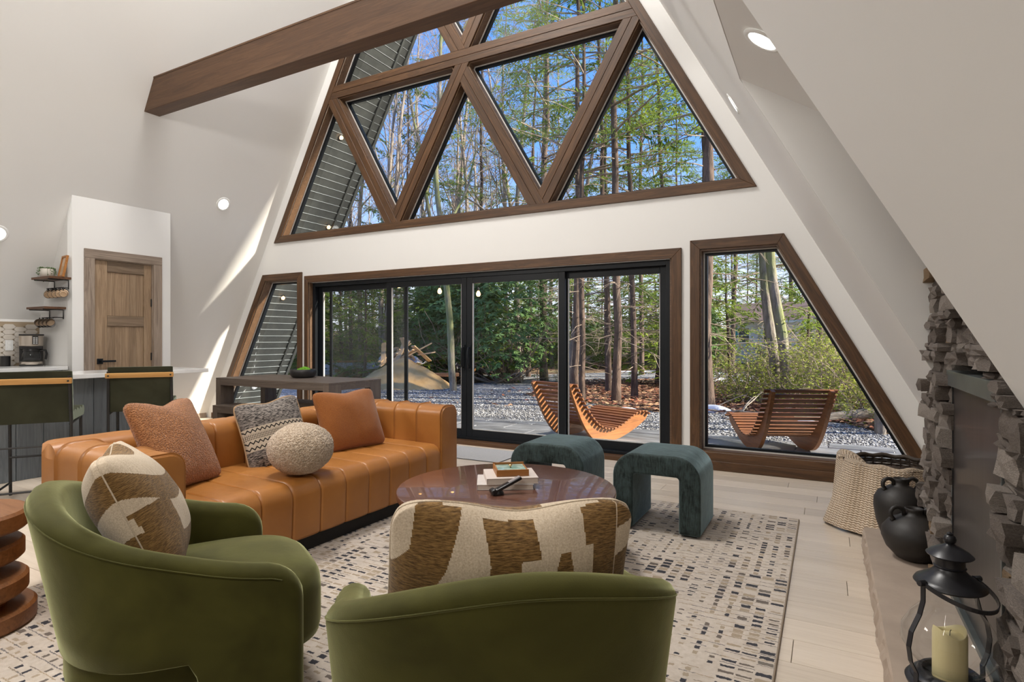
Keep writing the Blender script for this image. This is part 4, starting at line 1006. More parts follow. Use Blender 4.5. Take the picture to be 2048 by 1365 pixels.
def mug(label, x, y, z, dark, group):
    d = Vector((.75, -.45, .25) if dark else (-.75, .45, .32)).normalized(); up_ = Vector((0, 0, 1)) - d * d.z; up_.normalize(); X = -up_; Yv = d.cross(X)
    r_ = thing('hanging_mug', label, 'mug', (x, y, z), 0, group=group, rot=Matrix((X, Yv, d)).transposed().to_euler()); r_.scale = (.92, .92, .92)
    h0 = .026 if dark else .050
    MB().lathe([(0, .003), (.026, .003), (.028, 0), (.031, 0), (.036, .008), (.043, .024), (.044, h0)], 32, cap=True).obj('clay_foot', M_mt, r_, smooth=True, angle=50, label='bare tan clay foot')
    MB().lathe([(.0442, h0), (.0445, .086), (.042, .086), (.041, .012), (.0, .010)], 32, cap=False).obj('mug_body', M_mb, r_, smooth=True, angle=50)
    b = MB(); b.tube([(-.042, 0, .022), (-.062, 0, .025), (-.070, 0, .045), (-.062, 0, .065), (-.042, 0, .068)], .0055, 8); b.obj('handle', M_mb, r_, smooth=True)
def hook(x, z, par):
    b = MB(); b.tube([(x, .03, z), (x, .018, z - .006), (x, .012, z - .02), (x, .022, z - .03), (x, .03, z - .024)], .0025, 5); b.obj('hook', M_iron, par)
s1 = shelf('upper dark wood shelf with the trailing plant, hung with tan mugs', -7.49, -7.09, 1.875)
s2 = shelf('lower dark wood shelf, empty on top, hung with black mugs', -7.60, -7.20, 1.56)
nm_ = ['first', 'second', 'third', 'fourth', 'fifth']
for i in range(5):
    x = -7.42 + i * .083; hook(x + 7.29, -.10, s1); mug('tan-bottomed mug, %s from the left under the upper shelf' % nm_[i], x + (.03), 3.05, 1.70, False, 'tan-bottomed mugs under the upper shelf')
for i in range(4):
    x = -7.54 + i * .083; hook(x + 7.40, -.10, s2); mug('black mug, %s from the left under the lower shelf' % nm_[i], x - .02, 3.05, 1.385, True, 'black mugs under the lower shelf')
pf_ = thing('picture_frame', 'small wooden framed sepia print leaning on the upper shelf', 'picture', (-7.16, 3.07, 1.8875), 0, rot=(R(-10), 0, R(-8)))
b = MB(); W_, H_ = .16, .235; b.bb(-W_ / 2, W_ / 2, -.01, .012, 0, .018); b.bb(-W_ / 2, W_ / 2, -.01, .012, H_ - .018, H_); b.bb(-W_ / 2, -W_ / 2 + .018, -.01, .012, .018, H_ - .018); b.bb(W_ / 2 - .018, W_ / 2, -.01, .012, .018, H_ - .018); b.obj('frame', M_tray, pf_, bevel=.002)
MB().bb(-W_ / 2 + .017, W_ / 2 - .017, .002, .006, .017, H_ - .017).obj('print', pbr('sepia_print', (.52, .36, .22), .7, (.66, .50, .36), 14, contrast=.12), pf_)
pp_ = thing('potted_trailing_plant', 'white pot of string-of-pearls on the upper shelf', 'plant', (-7.37, 3.03, 1.8875)); MB().lathe([(0, 0), (.045, 0), (.062, .02), (.068, .06), (.062, .095), (.056, .095), (.056, .08), (0, .08)], 32).obj('pot', pbr('pot_white', (.62, .58, .52), .5), pp_, smooth=True, angle=50)
b = MB(); q = random.Random(6); stem = MB()
def oct_(b, c, r_):
    c = Vector(c); b.add([c + Vector(d) * r_ for d in ((1, 0, 0), (-1, 0, 0), (0, 1, 0), (0, -1, 0), (0, 0, 1.2), (0, 0, -1.2))], [(0, 2, 4), (2, 1, 4), (1, 3, 4), (3, 0, 4), (2, 0, 5), (1, 2, 5), (3, 1, 5), (0, 3, 5)])
for k in range(26):
    a = q.uniform(0, 6.28); L = q.choice([.02, .04, .05, .09, .12]); r0 = q.uniform(.03, .062); pts = [(.02 * math.cos(a), .02 * math.sin(a), .09), (r0 * math.cos(a), r0 * math.sin(a), .108), ((r0 + .016) * math.cos(a), (r0 + .016) * math.sin(a), .098), ((.082) * math.cos(a), (.082) * math.sin(a), .085 - L)]
    stem.tube(pts, .0012, 3)
    for j in range(7):
        t_ = j / 6 * 3; i0 = min(2, int(t_)); u = t_ - i0; p = Vector(pts[i0]).lerp(Vector(pts[i0 + 1]), u); oct_(b, p + Vector((q.uniform(-.008, .008), q.uniform(-.008, .008), 0)), q.uniform(.004, .007))
b.obj('bead_leaves', pbr('bead_green', (.045, .10, .025), .5, (.10, .17, .05), 60), pp_, kind='stuff', clean=False); stem.obj('stems', pbr('stem_green', (.07, .12, .03), .6), pp_, kind='stuff')
# ---- bar stools
M_sg = velvet('stool_velvet', (.027, .028, .015), (.042, .044, .025), .4, (.65, .75, .6)); M_honey = wood('honey_rail', (.36, .17, .05), (.50, .27, .085), (.58, .34, .13), 1, .4, .05)
def stool(label, loc, rz):
    r_ = thing('bar_stool', label, 'stool', loc, rz, group='green upholstered bar stools')   # faces local +y, back at y = -.21
    w_, y0 = .235, -.21
    for sx_ in (-1, 1):
        MB().tube([(sx_ * w_, y0, 0), (sx_ * w_, y0 - .01, .6), (sx_ * (w_ - .005), y0 - .045, .95)], .011, 8).obj('rear_leg', M_iron, r_, smooth=True, angle=50)
        MB().tube([(sx_ * (w_ - .01), y0 + .42, 0), (sx_ * (w_ - .01), y0 + .40, .60)], .011, 8).obj('front_leg', M_iron, r_, smooth=True, angle=50)
        MB().tube([(sx_ * (w_ - .005), y0, .10), (sx_ * (w_ - .01), y0 + .41, .10)], .008, 6).obj('stretcher', M_iron, r_)
        MB().tube([(sx_ * (w_ - .005), y0 - .01, .585), (sx_ * (w_ - .01), y0 + .40, .60)], .009, 6).obj('seat_rail', M_iron, r_)
    MB().tube([(-w_ + .01, y0 + .40, .30), (w_ - .01, y0 + .40, .30)], .009, 6).obj('footrest', M_iron, r_)
    MB().tube([(-w_, y0, .10), (w_, y0, .10)], .008, 6).obj('stretcher', M_iron, r_); MB().tube([(-w_, y0 - .003, .43), (w_, y0 - .003, .43)], .007, 6).obj('stretcher', M_iron, r_)
    # back cushion: flat behind, channelled in front
    pf2 = []; Z0, Z1 = .60, .985
    def bp(u, v):
        a = v * 2 * math.pi; return None
    b = MB(); nv = 60
    prof = []
    for i in range(25):
        z = Z0 + (Z1 - Z0) * i / 24; prof.append((y0 + .012 - (z - Z0) * .10, z))
    for i in range(25):
        z = Z1 - (Z1 - Z0) * i / 24; sc = abs(math.sin(math.pi * 4 * (i / 24))) ** .5; prof.append((y0 + .06 + .028 * sc - (z - Z0) * .10, z))
    xs_ = [-1, -.985, -.95, -.9] + [-.8 + .2 * k for k in range(9)] + [.9, .95, .985, 1]
    for xx_ in xs_:
        e = 1 - abs(xx_); k = .4 + .6 * min(1, math.sqrt(e / .06)) if e < .06 else 1
        for (y, z) in prof:
            ym = y0 + .035 - (z - Z0) * .10; b.v.append((xx_ * (w_ + .005), ym + (y - ym) * k, (Z0 + Z1) / 2 + (z - (Z0 + Z1) / 2) * (.97 + .03 * k)))
    n_ = len(prof); b.f = [(i * n_ + k, i * n_ + (k + 1) % n_, (i + 1) * n_ + (k + 1) % n_, (i + 1) * n_ + k) for i in range(len(xs_) - 1) for k in range(n_)] + [tuple(range(n_)), tuple((len(xs_) - 1) * n_ + k for k in range(n_))[::-1]]; b.mi = [0] * len(b.f)
    b.obj('backrest', M_sg, r_, smooth=True, angle=60)
    b = MB(); nq = 5
    for i in range(nq): b.lathe([(.0, 0), (.9, .0), (1, .15), (1, .55), (.9, .9), (.6, 1.0), (0, 1.0)], 4) if False else None
    b = MB()
    prof = [(y0 + .03, .605), (y0 + .46, .605), (y0 + .485, .63)] + [(y0 + .48 - .40 * i / 24, .665 + .022 * abs(math.sin(math.pi * 4 * i / 24)) ** .5) for i in range(25)] + [(y0 + .05, .66)]
    for xx_ in (-1, -.97, -.9, .9, .97, 1):
        k = .96 if abs(xx_) == 1 else 1
        for y, z in prof: b.v.append((xx_ * w_, y, .635 + (z - .635) * k))
    n_ = len(prof); b.f = [(i * n_ + k, i * n_ + (k + 1) % n_, (i + 1) * n_ + (k + 1) % n_, (i + 1) * n_ + k) for i in range(5) for k in range(n_)] + [tuple(range(n_)), tuple(5 * n_ + k for k in range(n_))[::-1]]; b.mi = [0] * len(b.f)
    b.obj('seat', M_sg, r_, smooth=True, angle=60)
    o = MB().box((0, 0, 0), (2 * w_ + .03, .022, .042)).obj('wood_rail', M_honey, r_, bevel=.006, seg=2, smooth=True, angle=40); o.location = (0, y0 - .058, .915); o.rotation_euler = (R(6), 0, 0)
    for sx_ in (-1, 1): MB().lathe([(.007, 0), (.007, .004), (0, .005)], 12).obj('bolt', M_iron, o, loc=(sx_ * (w_ - .008), -.011, 0), rot=(R(90), 0, 0))
stool('green upholstered bar stool at the photo\'s left edge', (-5.315, 2.14, 0), math.atan2(.83, .56))
stool('green upholstered bar stool next to the pantry door, seen over the sofa cushion', (-5.42, 2.97, 0), R(55))
# ---- basket with a throw, vases, lantern
M_wick = pbr('dark_wicker', (.022, .015, .010), .6, (.060, .040, .026), 60)
bk_ = thing('wicker_basket', 'dark woven wicker basket beside the stone fireplace wall', 'basket', (.36, 4.52, 0))
def wov(r_fn, z0, z1, rows, n_, amp, rad):
    b = MB()
    for j in range(rows):
        z = z0 + (z1 - z0) * j / (rows - 1); pts = []; ra = r_fn((z - z0) / (z1 - z0))
        for k in range(n_ * 4 + 1):
            a = 2 * math.pi * k / (n_ * 4); o = amp * math.cos(a * n_ + math.pi * (j % 2)); pts.append(((ra + o) * math.cos(a), (ra + o) * .95 * math.sin(a), z))
        b.tube(pts, rad, 4, cap=False)
    return b
rf = lambda u: .215 + .05 * math.sin(u * 2.2)
wov(rf, .012, .405, 24, 30, .006, .0085).obj('weave', M_wick, bk_, kind='stuff', clean=False)
b = MB()
for k in range(30):
    a = 2 * math.pi * k / 30; b.tube([(rf(u) * math.cos(a), rf(u) * .95 * math.sin(a), .01 + .40 * u) for u in (0, .25, .5, .75, 1)], .005, 4)
b.obj('stakes', M_wick, bk_, kind='stuff', clean=False)
MB().tube([(rf(1) * math.cos(2 * math.pi * k / 60), rf(1) * .95 * math.sin(2 * math.pi * k / 60), .415 + .006 * math.sin(k * 1.3)) for k in range(61)], .015, 6, cap=False).obj('rim', M_wick, bk_, smooth=True)
MB().lathe([(0, .002), (.21, .002), (.21, .01), (0, .01)], 32, sy=.95).obj('basket_floor', M_wick, bk_)
t = NT('knit_throw'); uvn = t.n('ShaderNodeUVMap'); uvn.uv_map = 'UVMap'; sp = t.n('ShaderNodeSeparateXYZ'); t.put(sp, 0, uvn.outputs[0])
V_ = t.ma('MULTIPLY', sp.outputs[1], 42.); Uz = t.ma('MULTIPLY', sp.outputs[0], 40.)
zz_ = t.ma('ABSOLUTE', t.ma('SUBTRACT', t.ma('FRACT', Uz), .5)); ch = t.ma('FRACT', t.ma('ADD', V_, t.ma('MULTIPLY', zz_, .9)))
hgt = t.ma('MULTIPLY', t.ma('SINE', t.ma('MULTIPLY', ch, 3.1416)), t.ma('ADD', .5, t.ma('MULTIPLY', zz_, 1.0)))
M_knit = t.bsdf(t.ramp(hgt, [(.15, (.44, .30, .185)), (.7, (.80, .66, .51))]), .95, t.bump(hgt, 1.0, .008), sheen=.2, spec=.1)
th_ = thing('knit_throw', 'cream knitted throw draped over the wicker basket', 'throw', (.36, 4.52, 0))
# drape: a sheet running over the rim on the camera-left side down to the floor
def drape(u, v):
    # u across (0 = window side, 1 = hearth side), v from inside the basket over the rim down to the floor
    a = R(228) + (u - .5) * R(160)         # direction round the basket
    fold = .018 * math.sin(u * 17 + 1.8 * v) + .022 * math.sin(u * 8 + 2 + v) + .006 * math.sin(u * 41)
    rin, rim = .12, .275
    if v < .2: k = v / .2; r_ = rin + (rim - rin) * k; z = .35 + .095 * math.sin(k * 1.57)
    elif v < .3: k = (v - .2) / .1; r_ = rim + .025 * math.sin(k * 1.57); z = .445 - .03 * (1 - math.cos(k * 1.57))
    else: k = (v - .3) / .7; r_ = .30 + (.055 + .06 * math.sin(u * 3.1)) * k ** 1.2 ; z = .415 * (1 - k) + .014
    r_ += fold * min(1, v * 3)
    z -= .03 * u * (1 - v)
    if v > .95: z = max(z, .014)
    return (r_ * math.cos(a), r_ * .97 * math.sin(a), z + .006 * math.sin(u * 30) * (1 if v < .3 else 0) + .005)
b = MB(); nu, nv = 90, 70; b.grid(drape, nu, nv); me = b.mesh('throw_cloth', M_knit, smooth=True, clean=False)
uv = me.uv_layers.new(name='UVMap')
vi = np.zeros(len(me.loops), dtype=np.int32); me.loops.foreach_get('vertex_index', vi)
uvs = np.stack([(vi // nv) / nu, (vi % nv) / nv], 1).astype(np.float32); uv.data.foreach_set('uv', uvs.ravel())
o = inst(me, 'throw_cloth', th_, (0, 0, 0)); md = o.modifiers.new('thick', 'SOLIDIFY'); md.thickness = .012; md.offset = 1
M_vase = pbr('matte_black_clay', (.016, .014, .013), .52, (.026, .022, .019), 10, bscale=70, bstr=.18, bdist=.003)
def vase(name, label, loc, prof, hz, hr, rz, s_=1):
    r_ = thing(name, label, 'vase', loc, rz, group='black clay vases on the hearth')
    MB().lathe(prof, 56).obj('vase_body', M_vase, r_, smooth=True)
    for sg in (-1, 1):
        b = MB(); q = [(sg * hz[0], 0, hz[1])]
        for k in range(7):
            a = math.pi * (.85 - k / 6 * 1.15); q.append((sg * (hz[2] + hr * math.cos(a)), 0, hz[3] + hr * math.sin(a)))
        q.append((sg * hz[4], 0, hz[5])); b.tube(q, .0105, 8); b.obj('loop_handle', M_vase, r_, smooth=True)
vase('clay_vase', 'squat round black clay vase, the nearer on the hearth', (.372, 3.42, .1455), [(0, 0), (.055, 0), (.075, .008), (.118, .055), (.138, .105), (.135, .145), (.105, .185), (.055, .212), (.036, .222), (.033, .236), (.040, .248), (.036, .25), (.028, .238), (.028, .222), (0, .2)], (.045, .215, .077, .222, .105, .185), .032, R(22))
vase('clay_vase', 'tall rounded black clay vase behind the squat one', (.345, 3.735, .1455), [(0, 0), (.07, 0), (.085, .01), (.112, .09), (.125, .17), (.123, .215), (.105, .25), (.055, .282), (.034, .292), (.031, .31), (.037, .325), (.033, .327), (.026, .312), (.026, .29), (0, .26)], (.035, .29, .062, .295, .092, .262), .030, R(25))
M_blkp = pbr('lantern_black', (.012, .012, .014), .32, (.02, .02, .024), 10, bscale=40, bstr=.08)
ln = thing('candle_lantern', 'black metal hurricane lantern with a glass globe on the hearth', 'lantern', (.332, 2.215, .1455), R(38))
ln.scale = (.91, .91, .91)
b = MB(); b.lathe([(0, 0), (.125, 0), (.128, .010), (.122, .018), (.112, .021), (.112, .028), (.103, .036), (.095, .038), (.09, .046), (.088, .050), (.078, .050), (.075, .03), (0, .028)], 56); b.obj('base', M_blkp, ln, smooth=True, angle=40)
b = MB(); b.lathe([(.100, .345), (.104, .350), (.098, .360), (.088, .365), (.075, .375), (.055, .388), (.045, .400), (.043, .405), (.047, .410), (.043, .414), (.043, .440), (.046, .444), (.065, .446), (.068, .450), (.055, .462), (.035, .474), (.018, .482), (.012, .488), (.017, .494), (.019, .503), (.015, .513), (.008, .517), (.010, .522), (0, .528)], 56, cap=False)
b.lathe([(.100, .345), (.06, .343), (0, .343)], 56, cap=False); b.obj('vented_cap', M_blkp, ln, smooth=True, angle=40)
lg = glass_mat('globe_glass', (.965, .98, .985), .9)
b = MB(); b.lathe([(.062, .048), (.082, .06), (.112, .095), (.141, .14), (.138, .185), (.110, .235), (.080, .27), (.072, .30), (.074, .345)], 64, cap=False); b.obj('glass_globe', lg, ln, smooth=True)
for sg in (-1, 1):
    b = MB(); pts_ = [(.128, .0), (.132, .03), (.130, .06), (.152, .10), (.160, .15), (.150, .20), (.118, .255), (.104, .30), (.104, .352), (.098, .368)]
    b.tube([(sg * r_, 0, z) for r_, z in pts_], .012, 4, flat=(1.0, .22)); b.obj('side_strap', M_blkp, ln)
b = MB(); hq = []
for k in range(25):
    a = math.pi * k / 24; hq.append((.104 * math.cos(a), -.145 * math.sin(a), .358 + .045 * math.sin(a) * -.9)); 
b.tube(hq, .010, 4, flat=(.25, 1.0)); b.obj('carry_handle', M_blkp, ln)
for sg in (-1, 1): MB().lathe([(.010, -.012), (.010, .012)], 16).obj('pivot_knob', M_blkp, ln, loc=(sg * .108, 0, .36), rot=(0, R(90), 0), smooth=True, angle=40)
t = NT('ivory_wax'); M_wax = t.bsdf((.66, .56, .30), .45, None, sss=.0, emc=(1, .8, .4, 1), ems=.02)
cn = thing('pillar_candle', 'ivory pillar candle inside the lantern', 'candle', (.332, 2.215, .1455 + .0262)); cn.scale = (.92, .92, .92); b = MB(); nn_ = 40
for z, r_, dz in ((0, .049, 0), (.15, .049, 0), (.163, .046, .012), (.160, .041, .011), (.145, .038, .004), (.143, 0, 0)):
    for k in range(nn_): a = 2 * math.pi * k / nn_; b.v.append((r_ * math.cos(a), r_ * math.sin(a), z + dz * math.sin(a * 2 + .6)))
b.f = [(i * nn_ + k, i * nn_ + (k + 1) % nn_, (i + 1) * nn_ + (k + 1) % nn_, (i + 1) * nn_ + k) for i in range(5) for k in range(nn_)] + [tuple(range(nn_))[::-1]]; b.mi = [0] * len(b.f); b.obj('wax', M_wax, cn, smooth=True, weld=True, angle=60)
MB().tube([(0, 0, .142), (.001, 0, .158), (.004, 0, .164)], .0012, 5).obj('wick', M_blk, cn)
# ---------------------------------------------------------------- outside
GZ = -.06
t = NT('forest_floor'); v = t.co('Object', (1, 1, 1), False); n1 = t.noise(v, .35, 4, .6); n2 = t.noise(v, 9, 5, .75)
M_leafg = t.bsdf(t.mix(t.ramp(n1, [(.35, (0, 0, 0)), (.65, (1, 1, 1))]), t.ramp(n2, [(.3, (.10, .05, .03)), (.55, (.27, .13, .075)), (.8, (.50, .31, .18))]), t.ramp(n2, [(.3, (.07, .06, .03)), (.6, (.17, .14, .065)), (.8, (.30, .25, .14))])), .95, t.bump(n2, 1.0, .06))
t = NT('grey_gravel'); v = t.co('Object', (1, 1, 1), False); vc = t.voro(v, 26, out='Color'); sp = t.n('ShaderNodeSeparateXYZ'); t.put(sp, 0, vc); vd = t.voro(v, 26)
M_gravel = t.bsdf(t.ramp(sp.outputs[0], [(0, (.085, .085, .09)), (.6, (.215, .215, .22)), (.88, (.37, .37, .37)), (1, (.68, .68, .68))]), .8, t.bump(vd, 1.0, -.03))
gr_ = root('ground')
def hill(x, y):
    d = math.hypot(x + 4, y); return GZ - .02 + (0 if d < 24 else min(3.0, (d - 24) * .035)) + mnoise.noise(Vector((x * .15, y * .15, 0))) * (.12 if y > 16 else 0.0)
b = MB(); b.grid(lambda u, v: (-95 + 160 * u, -12 + 130 * v, hill(-95 + 160 * u, -12 + 130 * v)), 81, 66); b.obj('soil', M_leafg, gr_, smooth=True)
DR = [(-14, 5.2), (3.2, 5.2), (2.4, 8.2), (.77, 9.0), (.23, 10.02), (-.67, 10.27), (-1.86, 10.34), (-2.35, 9.9), (-3.87, 10.62), (-6.0, 11.6), (-6.85, 14.73), (-6.5, 16.94), (-4.42, 18.59), (2, 20), (6, 24), (-4.98, 24.39), (-9.19, 23.95), (-11.23, 20.97), (-8.6, 16.2), (-8.99, 14.18), (-9.2, 13.0), (-11.0, 12.9), (-13, 11.6), (-14, 9)]
b = MB(); b.prism(DR, lambda u, v, s_: (u, v, GZ - .10 + .115 * s_)); b.obj('gravel_drive', M_gravel, gr_)
def inpoly(x, y): return in_poly(x, y, DR)
g = random.Random(21); tet = [(1, 0, 0), (-1, 0, 0), (0, 1, 0), (0, -1, 0), (0, 0, .7), (0, 0, -.7)]; tf = [(0, 2, 4), (2, 1, 4), (1, 3, 4), (3, 0, 4), (2, 0, 5), (1, 2, 5), (3, 1, 5), (0, 3, 5)]
def scatter_oct(n_, gen, smin, smax, zf):
    P = []
    while len(P) < n_:
        p = gen()
        if p: P.append(p)
    P = np.array(P); N_ = len(P); s_ = np.array([g.uniform(smin, smax) for _ in range(N_)]); a = np.array([g.uniform(0, 6.28) for _ in range(N_)])
    T = np.array(tet)[None] * np.array([[[1, .75, .6]]]); x = T[..., 0] * np.cos(a)[:, None] - T[..., 1] * np.sin(a)[:, None]; y = T[..., 0] * np.sin(a)[:, None] + T[..., 1] * np.cos(a)[:, None]
    V = np.stack([x * s_[:, None] + P[:, 0:1], y * s_[:, None] + P[:, 1:2], T[..., 2] * s_[:, None] + zf], -1).reshape(-1, 3)
    Fc = (np.array(tf)[None] + (np.arange(N_) * 6)[:, None, None]).reshape(-1, 3); return V, Fc
def np_mesh(name, V, Fc, mats, mi=None):
    me = bpy.data.meshes.new(name); V = np.asarray(V, np.float32); Fc = np.asarray(Fc, np.int32); k = Fc.shape[1]
    me.vertices.add(len(V)); me.vertices.foreach_set('co', V.ravel()); me.loops.add(Fc.size); me.loops.foreach_set('vertex_index', Fc.ravel())
    me.polygons.add(len(Fc)); me.polygons.foreach_set('loop_start', np.arange(0, Fc.size, k, dtype=np.int32)); me.polygons.foreach_set('loop_total', np.full(len(Fc), k, np.int32)) if False else None
    for m_ in (mats if isinstance(mats, (list, tuple)) else [mats]): me.materials.append(m_)
    if mi is not None: me.polygons.foreach_set('material_index', np.asarray(mi, np.int32))
    me.update(calc_edges=True); me.validate(); return me
def gpt(ymax):
    y = 7.7 + (ymax - 7.7) * g.random() ** 1.6; x = g.uniform(-9.8, 2.6)
    return (x, y) if inpoly(x, y) and x < .9 + (y - 7.7) * .2 else None
mp1 = [pbr('pebble_slate', (.095, .095, .098), .7), pbr('pebble_grey', (.24, .235, .23), .7), pbr('pebble_pale', (.56, .56, .56), .7)]
V, Fc = scatter_oct(20000, lambda: gpt(12.4), .010, .027, GZ + .02); mi = np.repeat(np.array([g.choice([0, 0, 0, 1, 1, 1, 2]) for _ in range(20000)]), 8)
inst(np_mesh('pebbles', V, Fc, mp1, mi), 'pebbles', None, (0, 0, 0), label='loose blue-grey gravel stones covering the drive outside', cat='gravel', kind='stuff')
# leaf litter
def lpt():
    k = g.random()
    if k < .5: x, y = g.uniform(-7.5, 1.8), 9.2 + 9 * g.random() ** 1.3
    else: x, y = g.uniform(-16, 3), g.uniform(9, 24)
    if not inpoly(x, y) or g.random() < .025: return (x, y)
NL = 16000; P = []
while len(P) < NL:
    p = lpt()
    if p: P.append(p)
P = np.array(P); a = np.random.RandomState(2).uniform(0, 6.28, NL); rs = np.random.RandomState(3); s_ = rs.uniform(.03, .075, NL)
q4 = np.array([(-1, 0), (0, -.55), (1, 0), (0, .55)]); tz = rs.uniform(-.6, .9, (NL, 4)) * s_[:, None] * .7
x = (q4[None, :, 0] * np.cos(a)[:, None] - q4[None, :, 1] * np.sin(a)[:, None]) * s_[:, None] + P[:, 0:1]; y = (q4[None, :, 0] * np.sin(a)[:, None] + q4[None, :, 1] * np.cos(a)[:, None]) * s_[:, None] + P[:, 1:2]
V = np.stack([x, y, GZ + .03 + np.abs(tz)], -1).reshape(-1, 3); Fc = np.arange(NL * 4).reshape(-1, 4)
lm = [pbr('dead_leaf_rust', (.24, .08, .04), .9), pbr('dead_leaf_tan', (.46, .26, .14), .9), pbr('dead_leaf_brown', (.12, .05, .03), .9)]
inst(np_mesh('leaf_litter', V, Fc, lm, rs.randint(0, 3, NL)), 'leaf_litter', None, (0, 0, 0), label='rust and tan fallen leaves carpeting the ground under the trees', cat='leaves', kind='stuff')
# stone patio: uneven flagstones, each a piece
M_flag = pbr('wet_flagstone', (.115, .115, .12), .35, (.25, .255, .27), 2.2, (1, 2.2, 1), 14, .5, .012, contrast=.15)
pt = tag(root('patio'), 'wet grey flagstone patio outside the sliding door', None); y = 5.86; j = 0
fr_ = random.Random(9)
while y < 7.9:
    d = fr_.choice([.38, .44, .5]); d = min(d, 7.93 - y + .02); x = -10.5 + fr_.uniform(0, .4)
    while x < 2.6:
        w_ = fr_.choice([.5, .65, .8, .95]); b = MB(); jt = lambda: fr_.uniform(-.015, .015)
        b.prism([(-w_ / 2 + .008 + jt(), -d / 2 + .008 + jt()), (w_ / 2 - .008 + jt(), -d / 2 + .008 + jt()), (w_ / 2 - .008 + jt(), d / 2 - .008 + jt()), (-w_ / 2 + .008 + jt(), d / 2 - .008 + jt())], lambda u, v, s_: (u, v, -.05 + .05 * s_))
        b.obj('flagstone', M_flag, pt, bevel=.006, seg=1, loc=(x + w_ / 2, y + d / 2, GZ + .028 + fr_.uniform(-.004, .004))); x += w_
    y += d
# ---- wave loungers
M_rust_w = wood('oiled_cedar', (.12, .042, .012), (.28, .105, .028), (.42, .18, .055), .8, .45, .2, axis=0); M_slat = wood('oiled_cedar_slat', (.10, .038, .014), (.22, .085, .030), (.34, .145, .055), .8, .45, .15, axis=1)
def spline(pts, n_):
    out = []; m_ = len(pts)
    for i in range(m_ - 1):
        p0, p1, p2, p3 = (pts[max(0, i - 1)], pts[i], pts[i + 1], pts[min(m_ - 1, i + 2)])
        for k in range(n_):
            t_ = k / n_; out.append(tuple(.5 * (2 * p1[c] + (p2[c] - p0[c]) * t_ + (2 * p0[c] - 5 * p1[c] + 4 * p2[c] - p3[c]) * t_ ** 2 + (3 * p1[c] - p0[c] - 3 * p2[c] + p3[c]) * t_ ** 3) for c in (0, 1)))
    return out + [pts[-1]]
UP = spline([(-.62, .73), (-.50, .53), (-.36, .34), (-.20, .20), (-.02, .145), (.16, .165), (.36, .25), (.52, .31), (.66, .31), (.76, .26)], 8)
LO = spline([(-.67, .71), (-.57, .48), (-.44, .24), (-.28, .06), (-.10, .0), (.12, .0), (.34, .05), (.56, .13), (.72, .21)], 8)
def lounger(label, loc, axis_ang, W_=.66):
    """local x = long axis towards the feet"""
    r_ = thing('wave_lounger', label, 'lounger', (loc[0], loc[1], GZ + .028), axis_ang, group='slatted wave loungers on the patio')
    for sg in (-1, 1):
        n_ = len(UP); lo2 = [LO[min(len(LO) - 1, int(i * (len(LO) - 1) / (n_ - 1)))] for i in range(n_)]; b = MB()
        for k in (-.02, .02):
            for i in range(n_): b.v += [(UP[i][0], sg * W_ / 2 + k, UP[i][1]), (lo2[i][0], sg * W_ / 2 + k, lo2[i][1])]
        o2 = 2 * n_
        for i in range(n_ - 1):
            a_ = 2 * i; b.f += [(a_, a_ + 2, a_ + 3, a_ + 1), (o2 + a_, o2 + a_ + 1, o2 + a_ + 3, o2 + a_ + 2), (a_, o2 + a_, o2 + a_ + 2, a_ + 2), (a_ + 1, a_ + 3, o2 + a_ + 3, o2 + a_ + 1)]
        b.f += [(0, 1, o2 + 1, o2), (o2 - 2, 2 * o2 - 2, 2 * o2 - 1, o2 - 1)]; b.mi = [0] * len(b.f); b.obj('side_plank', M_rust_w, r_)
    L = [0]
    for i in range(1, len(UP)): L.append(L[-1] + math.dist(UP[i], UP[i - 1]))
    n_ = 27; me = MB().bb(-.020, .020, -W_ / 2 - .075, W_ / 2 + .075, 0, .020).mesh('slat', M_slat, bevel=.003, seg=1)
    for k in range(n_):
        s_ = L[-1] * (k + .4) / n_; i = max(j for j in range(len(L)) if L[j] <= s_); i = min(i, len(UP) - 2); u = (s_ - L[i]) / (L[i + 1] - L[i])
        x = UP[i][0] + (UP[i + 1][0] - UP[i][0]) * u; z = UP[i][1] + (UP[i + 1][1] - UP[i][1]) * u; ang = math.atan2(UP[i + 1][1] - UP[i][1], UP[i + 1][0] - UP[i][0])
        inst(me, 'slat', r_, (x, 0, z), (0, -ang, 0))
lounger('wooden slatted wave lounger outside the sliding door, lit orange', (-2.70, 6.97), math.atan2(.923, .385))
lounger('wooden slatted wave lounger outside the right window, its back to the glass', (-.50, 7.28), math.atan2(.90, -.42), .60)
